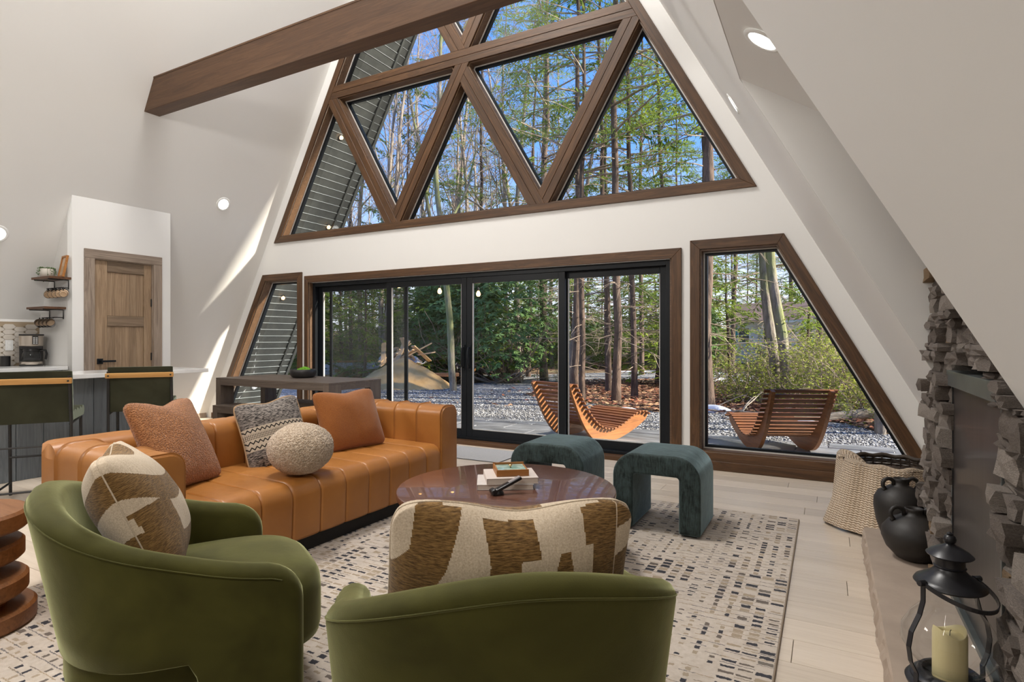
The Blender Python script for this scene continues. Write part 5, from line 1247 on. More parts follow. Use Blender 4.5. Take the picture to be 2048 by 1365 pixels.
# ---- trees
def bark(name, a, c, moss=None):
    t = NT(name); v = t.co('Object', (6, 6, 1.2)); n_ = t.noise(v, 2.4, 5, .7); col = t.ramp(n_, [(.35, a), (.68, c)])
    if moss: col = t.mix(t.ramp(t.noise(t.co('Object', (1, 1, .5)), 1.6, 3), [(.42, (0, 0, 0)), (.60, (1, 1, 1))]), col, moss)
    return t.bsdf(col, .9, t.bump(n_, 1.0, .05))
B_con = bark('conifer_bark', (.055, .036, .027), (.20, .135, .10)); B_moss = bark('mossy_bark', (.15, .125, .10), (.38, .33, .27), (.22, .25, .08)); B_bare = bark('grey_bark', (.16, .13, .105), (.44, .37, .30)); B_twig = pbr('twig_bark', (.20, .15, .11), .9, (.42, .33, .25), 3)
def leafm(name, a, c, tr=.35):
    t = NT(name); rn = t.n('ShaderNodeObjectInfo').outputs['Random']; v = t.co('Object', (1, 1, 1)); n_ = t.noise(v, 1.1, 3, .7)
    col = t.ramp(t.ma('ADD', t.ma('MULTIPLY', n_, .8), t.ma('MULTIPLY', rn, .25)), [(.28, a), (.72, c)])
    d = t.n('ShaderNodeBsdfDiffuse'); t.put(d, 0, col); l = t.n('ShaderNodeBsdfTranslucent'); t.put(l, 0, col); m_ = t.n('ShaderNodeMixShader'); m_.inputs[0].default_value = tr
    t.t.links.new(d.outputs[0], m_.inputs[1]); t.t.links.new(l.outputs[0], m_.inputs[2]); t.t.links.new(m_.outputs[0], t.out.inputs[0]); return t.m
L_con = leafm('conifer_needles', (.075, .15, .028), (.36, .46, .07), .5); L_hem = leafm('hemlock_needles', (.06, .12, .034), (.27, .36, .07), .5); L_rho = leafm('rhododendron_leaf', (.05, .12, .035), (.24, .38, .14), .2); L_shr = leafm('shrub_leaf', (.14, .18, .03), (.42, .46, .10))
class TB:
    def __init__(s): s.b = MB(); s.L = []; s.tw = MB()
def perp(d, r):
    a = Vector((r.gauss(0, 1), r.gauss(0, 1), r.gauss(0, 1))); a -= d * a.dot(d); return a.normalized()
def grow(B, r, p, d, L, rad, lvl, maxl, cfg):
    n_ = max(2, int(L / cfg['seg'][lvl])); pts = [p.copy()]; rs_ = [rad]; dd = d.copy()
    for i in range(n_):
        dd = (dd + perp(dd, r) * cfg['wob'][lvl] + Vector((0, 0, cfg['up'][lvl]))).normalized(); pts.append(pts[-1] + dd * (L / n_)); rs_.append(max(.004, rad * (1 - (i + 1) / n_ * cfg['tap'][lvl])))
    (B.b if lvl < 2 else B.tw).tube(pts, rs_, [8, 5, 3, 3, 3][lvl], cap=False)
    if lvl >= maxl: return
    nc = cfg['n'][lvl]
    for k in range(nc):
        t_ = cfg['from'][lvl] + (1 - cfg['from'][lvl]) * (k + r.random()) / nc; i = min(n_ - 1, int(t_ * n_)); q = pts[i].lerp(pts[i + 1], t_ * n_ - i); ax = (pts[i + 1] - pts[i]).normalized()
        an = cfg['ang'][lvl] * r.uniform(.7, 1.25); nd = (ax * math.cos(an) + perp(ax, r) * math.sin(an)).normalized(); l2 = L * cfg['len'][lvl] * (1 - .55 * t_) * r.uniform(.6, 1.15)
        grow(B, r, q, nd, l2, max(.005, rs_[i] * cfg['rr'][lvl]), lvl + 1, maxl, cfg)
def leaf_mesh(name, L, mat):
    A = np.array([tuple(p) + tuple(d) + tuple(n_) + (l, w_) for p, d, n_, l, w_ in L]); P, D, N_ = A[:, 0:3], A[:, 3:6], A[:, 6:9]; l, w_ = A[:, 9:10], A[:, 10:11]
    S = np.cross(D, N_); S /= (np.linalg.norm(S, axis=1, keepdims=True) + 1e-9); V = np.stack([P, P + D * l * .45 + S * w_ * .5, P + D * l, P + D * l * .45 - S * w_ * .5], 1).reshape(-1, 3)
    return np_mesh(name, V, np.arange(len(V)).reshape(-1, 4), mat)
def make_tree(kind, seed):
    r = random.Random(seed); B = TB(); parts = []; up = Vector((0, 0, 1))
    if kind == 'bare':
        H = 15; cfg = dict(seg=[.9, .5, .35, .3, .3], wob=[.05, .16, .2, .22, .2], up=[.03, .05, .04, .03, .02], tap=[.85, .8, .8, .8, .5], n=[15, 7, 5, 3], **{'from': [.22, .15, .1, .1]}, ang=[.75, .7, .7, .6], len=[.42, .5, .5, .5], rr=[.42, .5, .55, .6])
        grow(B, r, Vector((0, 0, -.1)), (up + perp(up, r) * .05).normalized(), H, .105, 0, 3, cfg); mats = (B_bare, B_twig)
    elif kind == 'mossy':
        cfg = dict(seg=[.6, .5, .35, .3], wob=[.07, .2, .2, .2], up=[.02, .06, .04, .02], tap=[.7, .8, .8, .5], n=[9, 7, 6], **{'from': [.3, .2, .1]}, ang=[.55, .75, .7], len=[.5, .5, .5], rr=[.55, .5, .5])
        grow(B, r, Vector((0, 0, -.1)), (up + perp(up, r) * .03).normalized(), 13, .088, 0, 3, cfg); mats = (B_moss, B_twig)
    elif kind == 'fork':
        cfg = dict(seg=[.5, .5, .35, .3], wob=[.07, .18, .2, .2], up=[.02, .06, .04, .02], tap=[.6, .8, .8, .5], n=[7, 6, 5], **{'from': [.45, .2, .1]}, ang=[.5, .75, .7], len=[.55, .5, .5], rr=[.5, .5, .5])
        for sg in (-1, 1): grow(B, r, Vector((sg * .10, 0, -.1)), (up + Vector((sg * .045, 0, 0))).normalized(), 9, .115, 0, 3, cfg)
        mats = (B_moss, B_twig)
    elif kind in ('pine', 'hemlock', 'young'):
        H, h0, R0, nb_, lm_ = dict(pine=(17, 5.5, .09, 46, L_con), hemlock=(15, 2.4, .08, 60, L_hem), young=(5.5, .4, .06, 60, L_con))[kind]
        n_ = int(H / .8); pts = []; x = y = 0
        for i in range(n_ + 1): pts.append(Vector((x, y, -.1 + H * i / n_))); x += r.gauss(0, .03); y += r.gauss(0, .03)
        B.b.tube(pts, [max(.01, R0 * (1.25 if i == 0 else 1) * (1 - i / n_) ** .8) for i in range(n_ + 1)], 9, cap=False)
        at = lambda z: pts[min(n_, max(0, int(round((z + .1) / H * n_))))]
        for i in range(26 if kind != 'young' else 0):      # dead twigs on the bare lower trunk
            z = r.uniform(.8, h0 + 2); a = r.uniform(0, 6.28); c_ = at(z); d = Vector((math.cos(a), math.sin(a), r.uniform(-.25, .2))); L = r.uniform(.5, 1.7); p = Vector((c_.x, c_.y, z)); q = [p]
            for k in range(4): d = (d + Vector((r.gauss(0, .12), r.gauss(0, .12), -.04))).normalized(); q.append(q[-1] + d * L / 4)
            B.tw.tube(q, [.012, .010, .008, .006, .004], 3, cap=False)
            for k in range(4): m_ = r.randrange(1, 4); e = (d + perp(d, r) * .9).normalized(); B.tw.tube([q[m_], q[m_] + e * r.uniform(.2, .5)], [.006, .003], 3, cap=False)
        for i in range(nb_):
            f_ = (i + r.random()) / nb_; z = h0 + (H - h0) * f_ ** .92; Lb = (2.7 if kind == 'pine' else 2.3 if kind == 'hemlock' else 1.1) * (1 - f_) ** .7 * r.uniform(.65, 1.15) + .25; a = r.uniform(0, 6.28)
            c_ = at(z); p = Vector((c_.x, c_.y, z)); d = Vector((math.cos(a), math.sin(a), .32 if kind == 'pine' else .05)).normalized(); q = [p]; m_ = 6
            for k in range(m_): d = (d + Vector((0, 0, -.05 if kind == 'pine' else -.09)) + perp(d, r) * .06).normalized(); q.append(q[-1] + d * Lb / m_)
            B.tw.tube(q, [max(.004, .022 * (1 - k / (m_ + 1)) * (Lb / 2)) for k in range(m_ + 1)], 3, cap=False)
            nt_ = int(Lb * 9) + 3
            for k in range(nt_):
                t_ = .22 + .78 * (k + r.random()) / nt_; j = min(m_ - 1, int(t_ * m_)); c = q[j].lerp(q[j + 1], t_ * m_ - j); ax = (q[j + 1] - q[j]).normalized(); sd_ = ax.cross(up).normalized() * r.choice((-1, 1))
                e = (ax * .7 + sd_ * .9 + Vector((0, 0, r.uniform(-.35, .2)))).normalized(); Lt = r.uniform(.25, .6) * (1.1 - .5 * t_)
                if kind == 'pine':
                    for u in range(9):
                        c2_ = c + e * Lt * (.3 + .7 * u / 8); w = (e + perp(e, r) * 1.1).normalized(); B.L.append((c2_, w, perp(w, r), r.uniform(.09, .17), .018))
                else:
                    for u in range(6):
                        c2_ = c + e * Lt * u / 6; w = (e * .8 + ax * r.uniform(-.3, .5) + sd_ * r.uniform(-.6, .6) + Vector((0, 0, r.uniform(-.3, .05)))).normalized(); B.L.append((c2_, w, (up + perp(up, r) * .4).normalized(), r.uniform(.10, .20), .045))
        mats = (B_con, B_twig)
    elif kind == 'rhodo':
        for i in range(60):
            a = r.uniform(0, 6.28); e = r.uniform(.1, 1.2); d = Vector((math.cos(a) * math.cos(e), math.sin(a) * math.cos(e), math.sin(e))); q = [Vector((r.gauss(0, .2), r.gauss(0, .15), 0))]; L = r.uniform(1.1, 2.6)
            for k in range(5): d = (d + perp(d, r) * .25 + Vector((0, 0, .10))).normalized(); q.append(q[-1] + d * L / 5)
            B.b.tube(q, [.024, .02, .016, .012, .008, .005], 4, cap=False)
        for i in range(1250):
            a = r.uniform(0, 6.28); z = 3.0 * r.random() ** .8; R_ = 1.45 * math.sqrt(max(.05, 1 - ((z - 1.3) / 1.9) ** 2)) * r.uniform(.55, 1.0); c = Vector((R_ * math.cos(a), R_ * math.sin(a) * .8, .35 + z + .2 * math.sin(3 * a))); ax = (Vector((math.cos(a) * .5, math.sin(a) * .5, .8))).normalized()
            for k in range(8):
                w = (perp(ax, r) + ax * r.uniform(-.5, .15)).normalized(); B.L.append((c, w, ax, r.uniform(.12, .18), .045))
        mats = (B_twig, B_twig); lm_ = L_rho
    elif kind == 'shrub':
        for i in range(34):
            a = r.uniform(0, 6.28); e = r.uniform(.35, 1.4); d = Vector((math.cos(a) * math.cos(e), math.sin(a) * math.cos(e), math.sin(e))); q = [Vector((r.gauss(0, .25), r.gauss(0, .25), 0))]; L = r.uniform(.6, 1.7)
            for k in range(5): d = (d + perp(d, r) * .35).normalized(); q.append(q[-1] + d * L / 5)
            B.b.tube(q, [.011, .009, .008, .006, .005, .003], 3, cap=False)
            for k in range(6):
                m_ = r.randrange(1, 5); e_ = (d + perp(d, r) * 1.1).normalized(); l_ = r.uniform(.2, .5); B.tw.tube([q[m_], q[m_] + e_ * l_ * .5, q[m_] + (e_ + perp(e_, r) * .3) * l_], [.005, .004, .002], 3, cap=False)
                for u in range(11):
                    c = q[m_] + e_ * l_ * r.uniform(.1, 1.1) + perp(e_, r) * .08; w = perp(up, r); B.L.append((c, (w + up * r.uniform(-.3, .4)).normalized(), perp(w, r), r.uniform(.04, .075), .028))
        mats = (B_twig, B_twig); lm_ = L_shr
    out = [('trunk' if kind not in ('rhodo', 'shrub') else 'stems', B.b.mesh('trunk', mats[0], smooth=True, clean=False), None)]
    if B.tw.v: out.append(('branches', B.tw.mesh('branches', mats[1], smooth=True, clean=False), 'stuff'))
    if B.L: out.append(('foliage', leaf_mesh('foliage', B.L, lm_), 'stuff'))
    return out
TPL = {k: [make_tree(k, s_ + 100 * i) for i in range(n_)] for k, n_, s_ in (('bare', 4, 1), ('mossy', 2, 5), ('fork', 1, 3), ('pine', 3, 11), ('hemlock', 3, 15), ('young', 2, 19), ('rhodo', 2, 23), ('shrub', 3, 27))}
NAMES = dict(bare='bare_tree', mossy='mossy_tree', fork='forked_tree', pine='pine_tree', hemlock='hemlock_tree', young='young_conifer', rhodo='rhododendron_bush', shrub='undergrowth_shrub')
KCAT = dict(bare='tree', mossy='tree', fork='tree', pine='tree', hemlock='tree', young='tree', rhodo='bush', shrub='shrub')
BACK = dict(bare='leafless grey tree standing in the woods behind the drive', mossy='mossy leafless tree standing in the woods behind the drive', pine='tall pine with high green boughs in the woods behind the drive', hemlock='dark hemlock with drooping boughs in the woods behind the drive', young='small bushy young conifer in the woods behind the drive', shrub='low twiggy yellow-green shrub under the trees outside', rhodo='broad glossy green rhododendron farther back in the woods')
tr_ = random.Random(31); cnt_ = {}
def plant(kind, x, y, s_=1, label=None, lean=(0, 0), wide=1):
    i = cnt_.get(kind, 0); cnt_[kind] = i + 1; tp = TPL[kind][i % len(TPL[kind])]
    r_ = bpy.data.objects.new(NAMES[kind], None); COL.objects.link(r_); r_.location = (x, y, max(hill(x, y), GZ - .02)); r_.rotation_euler = (lean[0], lean[1], tr_.uniform(0, 6.28)); r_.scale = (s_ * wide, s_ * wide, s_)
    tag(r_, label or BACK[kind], KCAT[kind], None if label else BACK[kind].replace('standing ', '') + ' (all alike)')
    for nm, me, kd in tp: inst(me, nm, r_, (0, 0, 0), kind=kd)
    return r_
plant('mossy', -8.14, 11.86, 1.05, 'mossy pale trunk behind the middle of the sliding door')
plant('pine', -7.67, 16.1, 1.1, 'thick dark pine trunk with the white board, seen through the third door panel', wide=1.25)
plant('fork', -.80, 13.0, 1.0, 'forked moss-covered tree in the middle of the right window')
plant('pine', -1.93, 11.0, 1.0, 'stout straight pine at the left edge of the right window', wide=1.35)
plant('mossy', .62, 9.15, .8, 'mossy trunk beside the drive at the right edge of the right window')
for (k, x, y, s_, l) in [('pine', -4.73, 11.5, .85, 'first of the slim dark trunks just right of the door\'s right mullion'), ('pine', -4.40, 11.05, .75, 'leaning slim trunk behind the first lounger\'s backrest'), ('hemlock', -4.70, 13.5, .95, 'thick dark hemlock trunk set back behind the first lounger'),
                         ('pine', -3.78, 11.3, 1.0, 'thickest dark pine trunk above the first lounger'), ('pine', -3.72, 12.4, .8, 'dark hemlock close behind the thickest pine trunk'), ('hemlock', -3.72, 15.1, .9, 'dark hemlock near the door\'s right jamb')]:
    plant(k, x, y, s_, l)
plant('rhodo', -9.9, 14.9, 1.15, 'big glossy rhododendron left of the mossy trunk'); plant('rhodo', -8.35, 14.9, 1.12, 'big glossy rhododendron right of the mossy trunk'); plant('rhodo', -11.2, 15.6, 1.1)
for (k, x, y, s_) in [('hemlock', -14.8, 15.2, .9), ('bare', -15.4, 16.3, 1), ('hemlock', -13.6, 16.6, .9), ('bare', -12.6, 14.4, .9), ('pine', -11.3, 18.2, 1), ('bare', -9.9, 18, 1), ('hemlock', -9.0, 17.6, 1), ('pine', -9.4, 19.6, 1), ('hemlock', -6.6, 18.9, 1), ('bare', -12.0, 13.6, .95), ('bare', -16.5, 13.5, 1.0), ('mossy', -13.3, 19.5, 1.2),
                      ('pine', -1.6, 19.9, 1), ('hemlock', -2.6, 15.0, .9), ('pine', -.2, 20.7, 1.2), ('bare', .9, 14, .8), ('pine', -5.9, 20.5, 1), ('pine', -3.0, 22.0, 1), ('bare', 1.6, 11.5, .9), ('young', -2.4, 17.2, .9), ('young', -.5, 18.0, .8), ('bare', -6.2, 14.6, .8), ('hemlock', -1.2, 16.0, .85), ('pine', 2.6, 15.5, 1), ('bare', 3.0, 10.5, .9), ('bare', -18, 17, 1), ('bare', -14.0, 21.5, 1.1), ('bare', -11.6, 22.0, 1.1)]:
    plant(k, x, y, s_)
def fan(d0, d1):
    d = math.sqrt(tr_.uniform(d0 * d0, d1 * d1)); u = tr_.uniform(-.50, .78); return cam2w(u * d, d)
for d0, d1, n_ in ((20, 28, 12), (28, 40, 24), (40, 58, 34)):
    for i in range(n_):
        x, y = fan(d0, d1)
        if (-4.5 < x < 1.2 and 22 < y < 33) or (inpoly(x, y)): continue
        lf = (x / y) < -.42
        plant(tr_.choice(['bare', 'bare', 'bare', 'hemlock', 'bare'] if lf else ['pine', 'hemlock', 'bare', 'pine', 'hemlock']), x, y, tr_.uniform(.85, 1.2))
for i in range(60):
    d_ = math.sqrt(tr_.uniform(16.5 ** 2, 31 ** 2)); u_ = tr_.uniform(-.40, .34); x, y = cam2w(u_ * d_, d_)
    if inpoly(x, y) or (-4 < x < 1 and y > 20): continue
    plant('young', x, y, tr_.uniform(.6, 1.0), wide=1.5)
for i in range(120):
    x, y = fan(15, 48)
    if inpoly(x, y): continue
    plant('shrub' if i % 5 > 1 else 'young' if i % 5 else 'rhodo', x, y, tr_.uniform(1.0, 1.9) if i % 5 > 1 else tr_.uniform(.5, .9))
for (x, y, s_) in [(-1.3, 12.6, 1), (-.4, 12.0, 1.05), (.3, 11.6, 1), (1.0, 10.9, 1.1), (-1.0, 14.4, 1.2), (.2, 13.2, 1.2), (1.3, 12.6, 1.2), (-1.7, 13.6, .9), (.9, 9.9, .7), (1.7, 10.1, .9), (-.1, 15.5, 1.1), (-6.9, 15.8, .5), (-11.6, 14.3, .8), (-13.8, 14.0, .8), (-15.6, 14.6, .9), (-12.7, 16.6, 1.1)]:
    plant('shrub', x, y, s_)
# ---- sand heap with broken lumber, wrapped pallets
M_sand = pbr('yellow_sand', (.62, .35, .12), .95, (.80, .52, .24), 3, bscale=30, bstr=.6, bdist=.03); sh_ = thing('sand_heap', 'yellow sand heap beside the drive, seen through the second door panel', 'sand heap', (-10.1, 12.3, GZ))
def heap(u, v):
    a = u * 6.2832; r_ = v; z = .78 * (1 - r_ ** 1.25) + .05 * mnoise.noise(Vector((math.cos(a) * r_ * 4, math.sin(a) * r_ * 4, 3))) + .02 * mnoise.noise(Vector((math.cos(a) * r_ * 14, math.sin(a) * r_ * 14, 3)))
    k = 1 + .12 * mnoise.noise(Vector((math.cos(a), math.sin(a), 9))); return (1.55 * r_ * math.cos(a) * k, 1.15 * r_ * math.sin(a) * k, z if r_ < .98 else .0)
b = MB(); b.grid(heap, 72, 26, cu=True); b.obj('sand', M_sand, sh_, smooth=True)
M_pine = wood('raw_lumber', (.50, .30, .15), (.72, .49, .27), (.84, .64, .42), 1, .7, .1); M_white = pbr('white_sheet', (.62, .64, .68), .6, (.78, .80, .84), 5, bscale=8, bstr=.6, bdist=.03); M_orange = pbr('orange_lumber', (.50, .22, .05), .7)
dr_ = random.Random(12)
for i in range(16):
    o = thing('broken_board', 'splintered raw boards thrown on top of the sand heap', 'board', (-10.35 + dr_.uniform(-.55, .75), 12.55 + dr_.uniform(-.2, .35), GZ + .78 + dr_.uniform(0, .18)), rot=(dr_.uniform(-.3, .3), dr_.uniform(-1.1, -.1) * dr_.choice((1, -1)), dr_.uniform(0, 3)), group='broken boards on the sand heap')
    L = dr_.uniform(.6, 1.2); MB().bb(-L / 2, L / 2, -.065, .065, -.015, .015).obj('plank_piece', M_pine, o, bevel=.003, seg=1)
for i, (x, y, z) in enumerate([(-10.9, 12.6, .66), (-10.3, 12.85, .64)]):
    o = thing('white_sheet', ['crumpled white sheet on the left of the broken boards', 'crumpled white sheet on the right of the broken boards'][i], 'sheet', (x, y, GZ + z))
    b = MB(); b.grid(lambda u, v: ((u - .5) * .8, (v - .5) * .5, .16 * mnoise.noise(Vector((u * 4 + i * 9, v * 4, 1))) + .12 * math.sin(u * 3.1) * math.sin(3.1 * v)), 20, 14); s_ = b.obj('sheet', M_white, o, smooth=True); md = s_.modifiers.new('t', 'SOLIDIFY'); md.thickness = .008
def wrapped(label, x, y, rz, w_, h_):
    r_ = thing('wrapped_stone_pallet', label, 'pallet', (x, y, GZ), rz, group='wrapped pallets left of the drive')
    for k in range(3): MB().bb(-w_ / 2, w_ / 2, -.45 + k * .4, -.36 + k * .4, 0, .09).obj('runner', M_pine, r_)
    for k in range(6): MB().bb(-w_ / 2 + .01 + k * w_ / 6, -w_ / 2 + (k + .8) * w_ / 6, -.45, .45, .09, .11).obj('deck_board', M_pine, r_)
    b = MB(); b.bb(-w_ / 2 + .03, w_ / 2 - .03, -.42, .42, .11, h_); b.obj('wrap', M_white, r_, bevel=.03, smooth=True, angle=40)
    MB().bb(-w_ / 2 + .01, w_ / 2 - .01, -.44, .44, h_ + .002, h_ + .04).obj('top_cover', M_orange, r_, bevel=.008, label='orange-brown top cover')
wrapped('white-wrapped pallet at the left, behind the screen door', -14.6, 14.3, .5, 1.35, .52)
wrapped('white-wrapped pallet in the middle, next to the firewood', -13.6, 15.2, .5, 1.3, .52)
wrapped('white-wrapped pallet behind the right end of the sand heap', -11.6, 16.2, .5, 1.05, .55)
M_log = wood('cut_log', (.20, .09, .04), (.38, .19, .09), (.52, .32, .18), 1, .8, .2)
for i in range(22):
    o = thing('firewood_log', 'split brown firewood log in the heap by the wrapped pallets', 'log', (-13.0 + dr_.uniform(-.8, .5), 13.9 + dr_.uniform(-.35, .35), GZ + .08 + .1 * (i // 8)), rot=(0, R(90) + dr_.uniform(-.2, .2), dr_.uniform(0, 3.1)), group='firewood heap left of the sand')
    MB().lathe([(.06, -.2), (.065, .0), (.06, .2)], 7).obj('log', M_log, o)
pf2 = thing('flat_pallet', 'low pallet with a white sheet lying at the drive\'s edge', 'pallet', (-9.35, 15.7, GZ), R(38)); 
for k in range(7): MB().bb(-1.0, 1.0, -.42 + k * .13, -.33 + k * .13, .09, .11).obj('deck_board', M_pine, pf2)
for k in range(3): MB().bb(-1.0 + k * .92, -.88 + k * .92, -.42, .46, 0, .09).obj('runner', M_pine, pf2)
b = MB(); b.grid(lambda u, v: ((u - .5) * 1.7, (v - .5) * .8, .125 + .07 * abs(mnoise.noise(Vector((u * 6, v * 4, 2))))), 24, 12); s_ = b.obj('sheet', M_white, pf2, smooth=True); md = s_.modifiers.new('t', 'SOLIDIFY'); md.thickness = .008
swh = thing('orange_sawhorse', 'orange wooden trestle standing by the flat pallet', 'trestle', (-9.85, 16.0, GZ), R(35)); MB().bb(-.36, .36, -.05, .05, .46, .54).obj('beam', M_orange, swh)
for sx_ in (-.27, .27): MB().bb(-.035, .035, -.04, .04, 0, .46).obj('leg', M_orange, swh, loc=(sx_, 0, 0))
bs_ = thing('log_bench', 'rough brown bench between the sand heap and the mossy trunk', 'bench', (-9.15, 12.85, GZ), R(40)); MB().bb(-.4, .4, -.12, .12, .28, .38).obj('seat', M_log, bs_, bevel=.02)
for sx_ in (-.3, .3): MB().bb(-.03, .03, -.08, .08, 0, .28).obj('leg', M_orange, bs_, loc=(sx_, 0, 0))
sg_ = thing('white_board', 'narrow white board fixed to the dark pine trunk', 'board', (-7.82, 15.90, 1.02)); MB().bb(-.06, .06, -.01, .01, 0, .42).obj('board_face', M_white, sg_)
# fallen logs and snow
M_snow = pbr('old_snow', (.78, .81, .88), .6, bscale=10, bstr=.4, bdist=.03)
def snow(label, x, y, w_, d_, h_, rz=0):
    r_ = thing('snow_patch', label, 'snow', (x, y, GZ - .01), rz); b = MB()
    b.grid(lambda u, v: (w_ / 2 * v * math.cos(6.2832 * u) * (1 + .25 * mnoise.noise(Vector((math.cos(6.2832 * u) * 1.5, math.sin(6.2832 * u) * 1.5, x)))), d_ / 2 * v * math.sin(6.2832 * u), h_ * (1 - v ** 2) + .01 * (v < .9)), 36, 8, cu=True); b.obj('snow', M_snow, r_, smooth=True)
snow('long strip of old snow behind the second lounger', -1.78, 10.75, .8, .25, .12, R(-8)); snow('small snow patch right of the second lounger', -.30, 9.85, .7, .25, .06); snow('small snow patch beside the first lounger\'s foot end', -3.2, 10.2, .5, .2, .05); snow('broad old snow far behind the right window shrubs', -1.9, 19.2, 4.5, 1.6, .08); snow('thin snow along the far track', -5.5, 22.5, 6, 1.0, .06, R(8))
fl = thing('fallen_log', 'fallen mossy log lying on the leaves at the right of the drive', 'log', (.35, 10.4, GZ + .10), rot=(0, R(84), R(25))); MB().tube([(0, 0, -1.6), (.04, .05, -.6), (-.02, .0, .5), (.05, .03, 1.5)], [.11, .10, .085, .07], 10).obj('log', B_moss, fl, smooth=True)
fb = random.Random(4)
for i in range(14):
    o = thing('fallen_branch', 'pale dry branch lying among the leaves behind the second lounger', 'branch', (fb.uniform(-1.9, .9), fb.uniform(10.5, 11.6), GZ + .10), rot=(0, R(fb.uniform(50, 88)), fb.uniform(0, 6.28)), group='dry branches on the leaves'); q = [Vector((0, 0, -.5))]; d = Vector((0, 0, 1))
    for k in range(5): d = (d + perp(d, fb) * .25).normalized(); q.append(q[-1] + d * .22)
    b = MB(); b.tube(q, [.016, .014, .012, .010, .007, .004], 5); b.tube([q[2], q[2] + (d + perp(d, fb)).normalized() * .3], [.008, .003], 4); b.obj('branch', pbr('dry_branch', (.42, .36, .28), .8), o)
# ---- white neighbour house
hw = thing('white_house', 'white clapboard house with a porch beyond the shrubs', 'house', (-1.75, 28.2, .45), R(-4)); hw.scale = (.62, .62, .62); M_clap = pbr('white_clapboard', (.72, .74, .78), .7); M_roofh = pbr('brown_roof', (.16, .11, .09), .8); M_winh = pbr('dark_house_glass', (.05, .06, .07), .15)
for k in range(13): MB().bb(-3.4, 3.6, -.02 - .012, .0, k * .2, k * .2 + .195).obj('clapboard', M_clap, hw)
MB().bb(-3.4, 3.6, .0, 4, -.5, 2.6).obj('wall', M_clap, hw)
b = MB(); b.prism([(-.7, 2.55), (2.0, 3.9), (4.7, 2.55), (4.7, 2.65), (2.0, 4.05), (-.7, 2.65)], lambda u, v, s_: (-3.8 + 7.8 * s_, u, v)); b.obj('roof', M_roofh, hw)
for x in (-2.6, -.9, 1.5): f_ = MB().bb(x - .42, x + .42, -.06, -.03, 1.0, 2.15).obj('window_frame', M_snow, hw, label='white window frame'); MB().bb(x - .35, x + .35, -.075, -.06, 1.07, 2.08).obj('pane', M_winh, f_); MB().bb(x - .35, x + .35, -.085, -.07, 1.56, 1.6).obj('glazing_bar', M_snow, f_)
MB().bb(-3.30, -3.05, -.07, -.03, 1.0, 2.15).obj('shutter', pbr('turquoise_shutter', (.02, .34, .45), .6), hw, label='turquoise shutter')
MB().bb(-.4, 3.6, -1.5, -.03, -.3, .05).obj('porch_floor', M_log, hw)
for x in (-.3, 1.6, 3.5): MB().bb(x - .05, x + .05, -1.48, -1.38, .05, 2.45).obj('porch_post', M_clap, hw)
MB().bb(-.4, 3.6, -1.5, -1.36, 2.45, 2.6).obj('porch_beam', M_clap, hw); MB().bb(-.4, 3.6, -1.46, -1.40, .85, .92).obj('hand_rail', M_clap, hw)
for k in range(24): MB().bb(-.25 + k * .16, -.21 + k * .16, -1.45, -1.41, .08, .85).obj('baluster', M_clap, hw)
for i, z in enumerate((4.05, 3.45)):
    o = thing('overhead_cable', ['upper overhead cable crossing in front of the white house', 'lower overhead cable crossing in front of the white house'][i], 'cable', (0, 24.5, 0)); MB().tube([(-14 + k * 2, 0, z + .004 * (k - 7) ** 2) for k in range(15)], .014, 4).obj('cable', M_dark if i else M_snow, o)
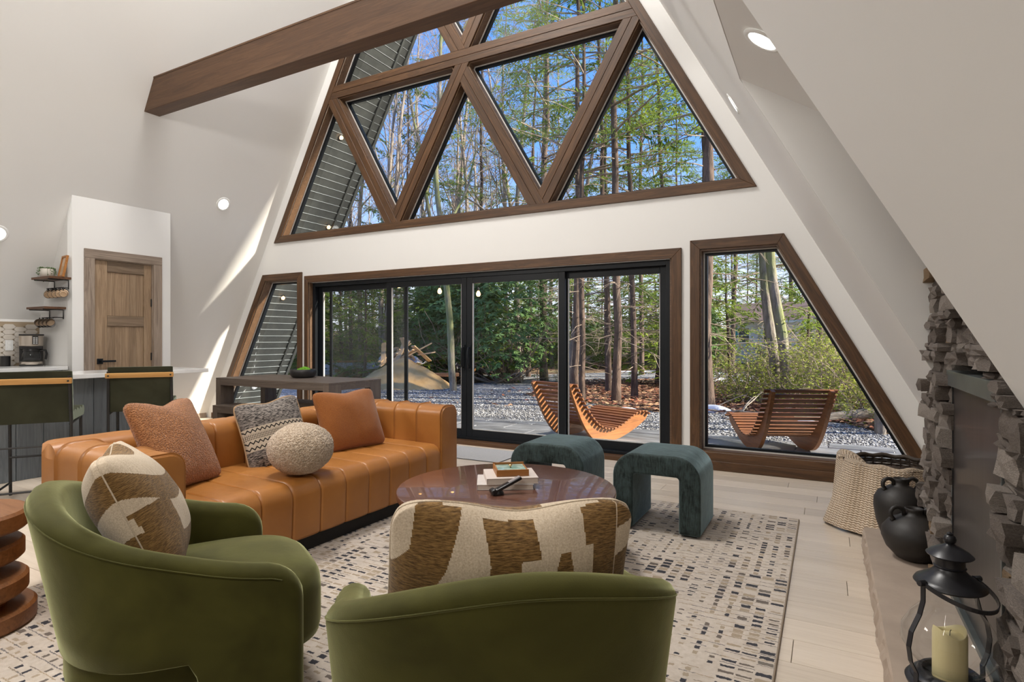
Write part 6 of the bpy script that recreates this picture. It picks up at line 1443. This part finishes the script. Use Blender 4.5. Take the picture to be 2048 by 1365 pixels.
# ---- soffit lamps, cord and outlet on the left overhang
M_bulb = emis('warm_bulb', (1, .52, .16), 14)
def on_soffit(y, z): return (xl(z) - .098 / SS + .0, y, z)
def glow(loc, label):
    q = Vector(nL).normalized().to_track_quat('Z', 'Y'); t_ = thing('soffit_lamp', label, 'light', loc, rot=q.to_euler(), group='small warm soffit lamps')
    MB().lathe([(.045, .0), (.05, .012), (.03, .02)], 24).obj('lamp_ring', M_dark, t_); MB().lathe([(.0, .045), (.022, .040), (.03, .020), (.028, .02)], 20, cap=False).obj('lamp_bulb', M_bulb, t_, smooth=True)
for (y, z, l) in ((6.32, 4.25, 'warm soffit lamp in the left overhang, high up'), (6.70, 3.04, 'warm soffit lamp in the left overhang just above the upper sill'), (6.33, 1.90, 'warm soffit lamp in the left overhang, seen in the narrow left window')): glow(on_soffit(y, z), l)
o = thing('extension_cable', 'thin white cord running down the left overhang to the outlet', 'cord', (0, 0, 0)); s_ = lambda y, z: (xl(z) - .095 / SS, y, z)
MB().tube([s_(6.06, 2.04), s_(6.12, 1.5), s_(6.2, 1.05), s_(6.33, .62), s_(6.30, .45), s_(6.2, .25), s_(6.16, .12)], .005, 5).obj('cord', M_snow, o)
q = Vector(nL).normalized().to_track_quat('Z', 'Y'); o = thing('round_outlet', 'round white outlet on the left overhang behind the table', 'outlet', s_(6.42, .44), rot=q.to_euler()); MB().lathe([(.0, .0), (.055, .0), (.055, .02), (.03, .03), (.028, .01), (0, .01)], 24).obj('cover', M_snow, o, smooth=True, angle=40)
# warm bulbs and wire added to stand for lamp reflections in the glass
st_l = thing('string_light_wire', 'thin black wire of bulbs hung under the overhang outside the door', 'wire', (0, 0, 0))
bp_ = [(-5.42, 6.5, 2.0), (-4.70, 6.5, 1.89), (-4.07, 6.5, 1.83)]
MB().tube([s_(6.6, 2.35)] + [(x, y, z + .09) for x, y, z in bp_] + [(-3.2, 6.3, 1.98), (-2.2, 5.9, 2.35)], .0025, 4).obj('wire', M_dark, st_l)
for i, (x, y, z) in enumerate(bp_):
    o = thing('string_bulb', ['warm bulb of the string light, leftmost of the three outside the door', 'warm bulb of the string light, middle of the three outside the door', 'warm bulb of the string light, nearest the door handles'][i], 'bulb', (x, y, z)); MB().lathe([(0, -.035), (.018, -.03), (.028, -.012), (.026, .01), (.014, .035), (.012, .04)], 20).obj('glass_bulb', M_bulb, o, smooth=True); MB().lathe([(.013, .04), (.014, .075), (.004, .09)], 12).obj('socket', M_dark, o)
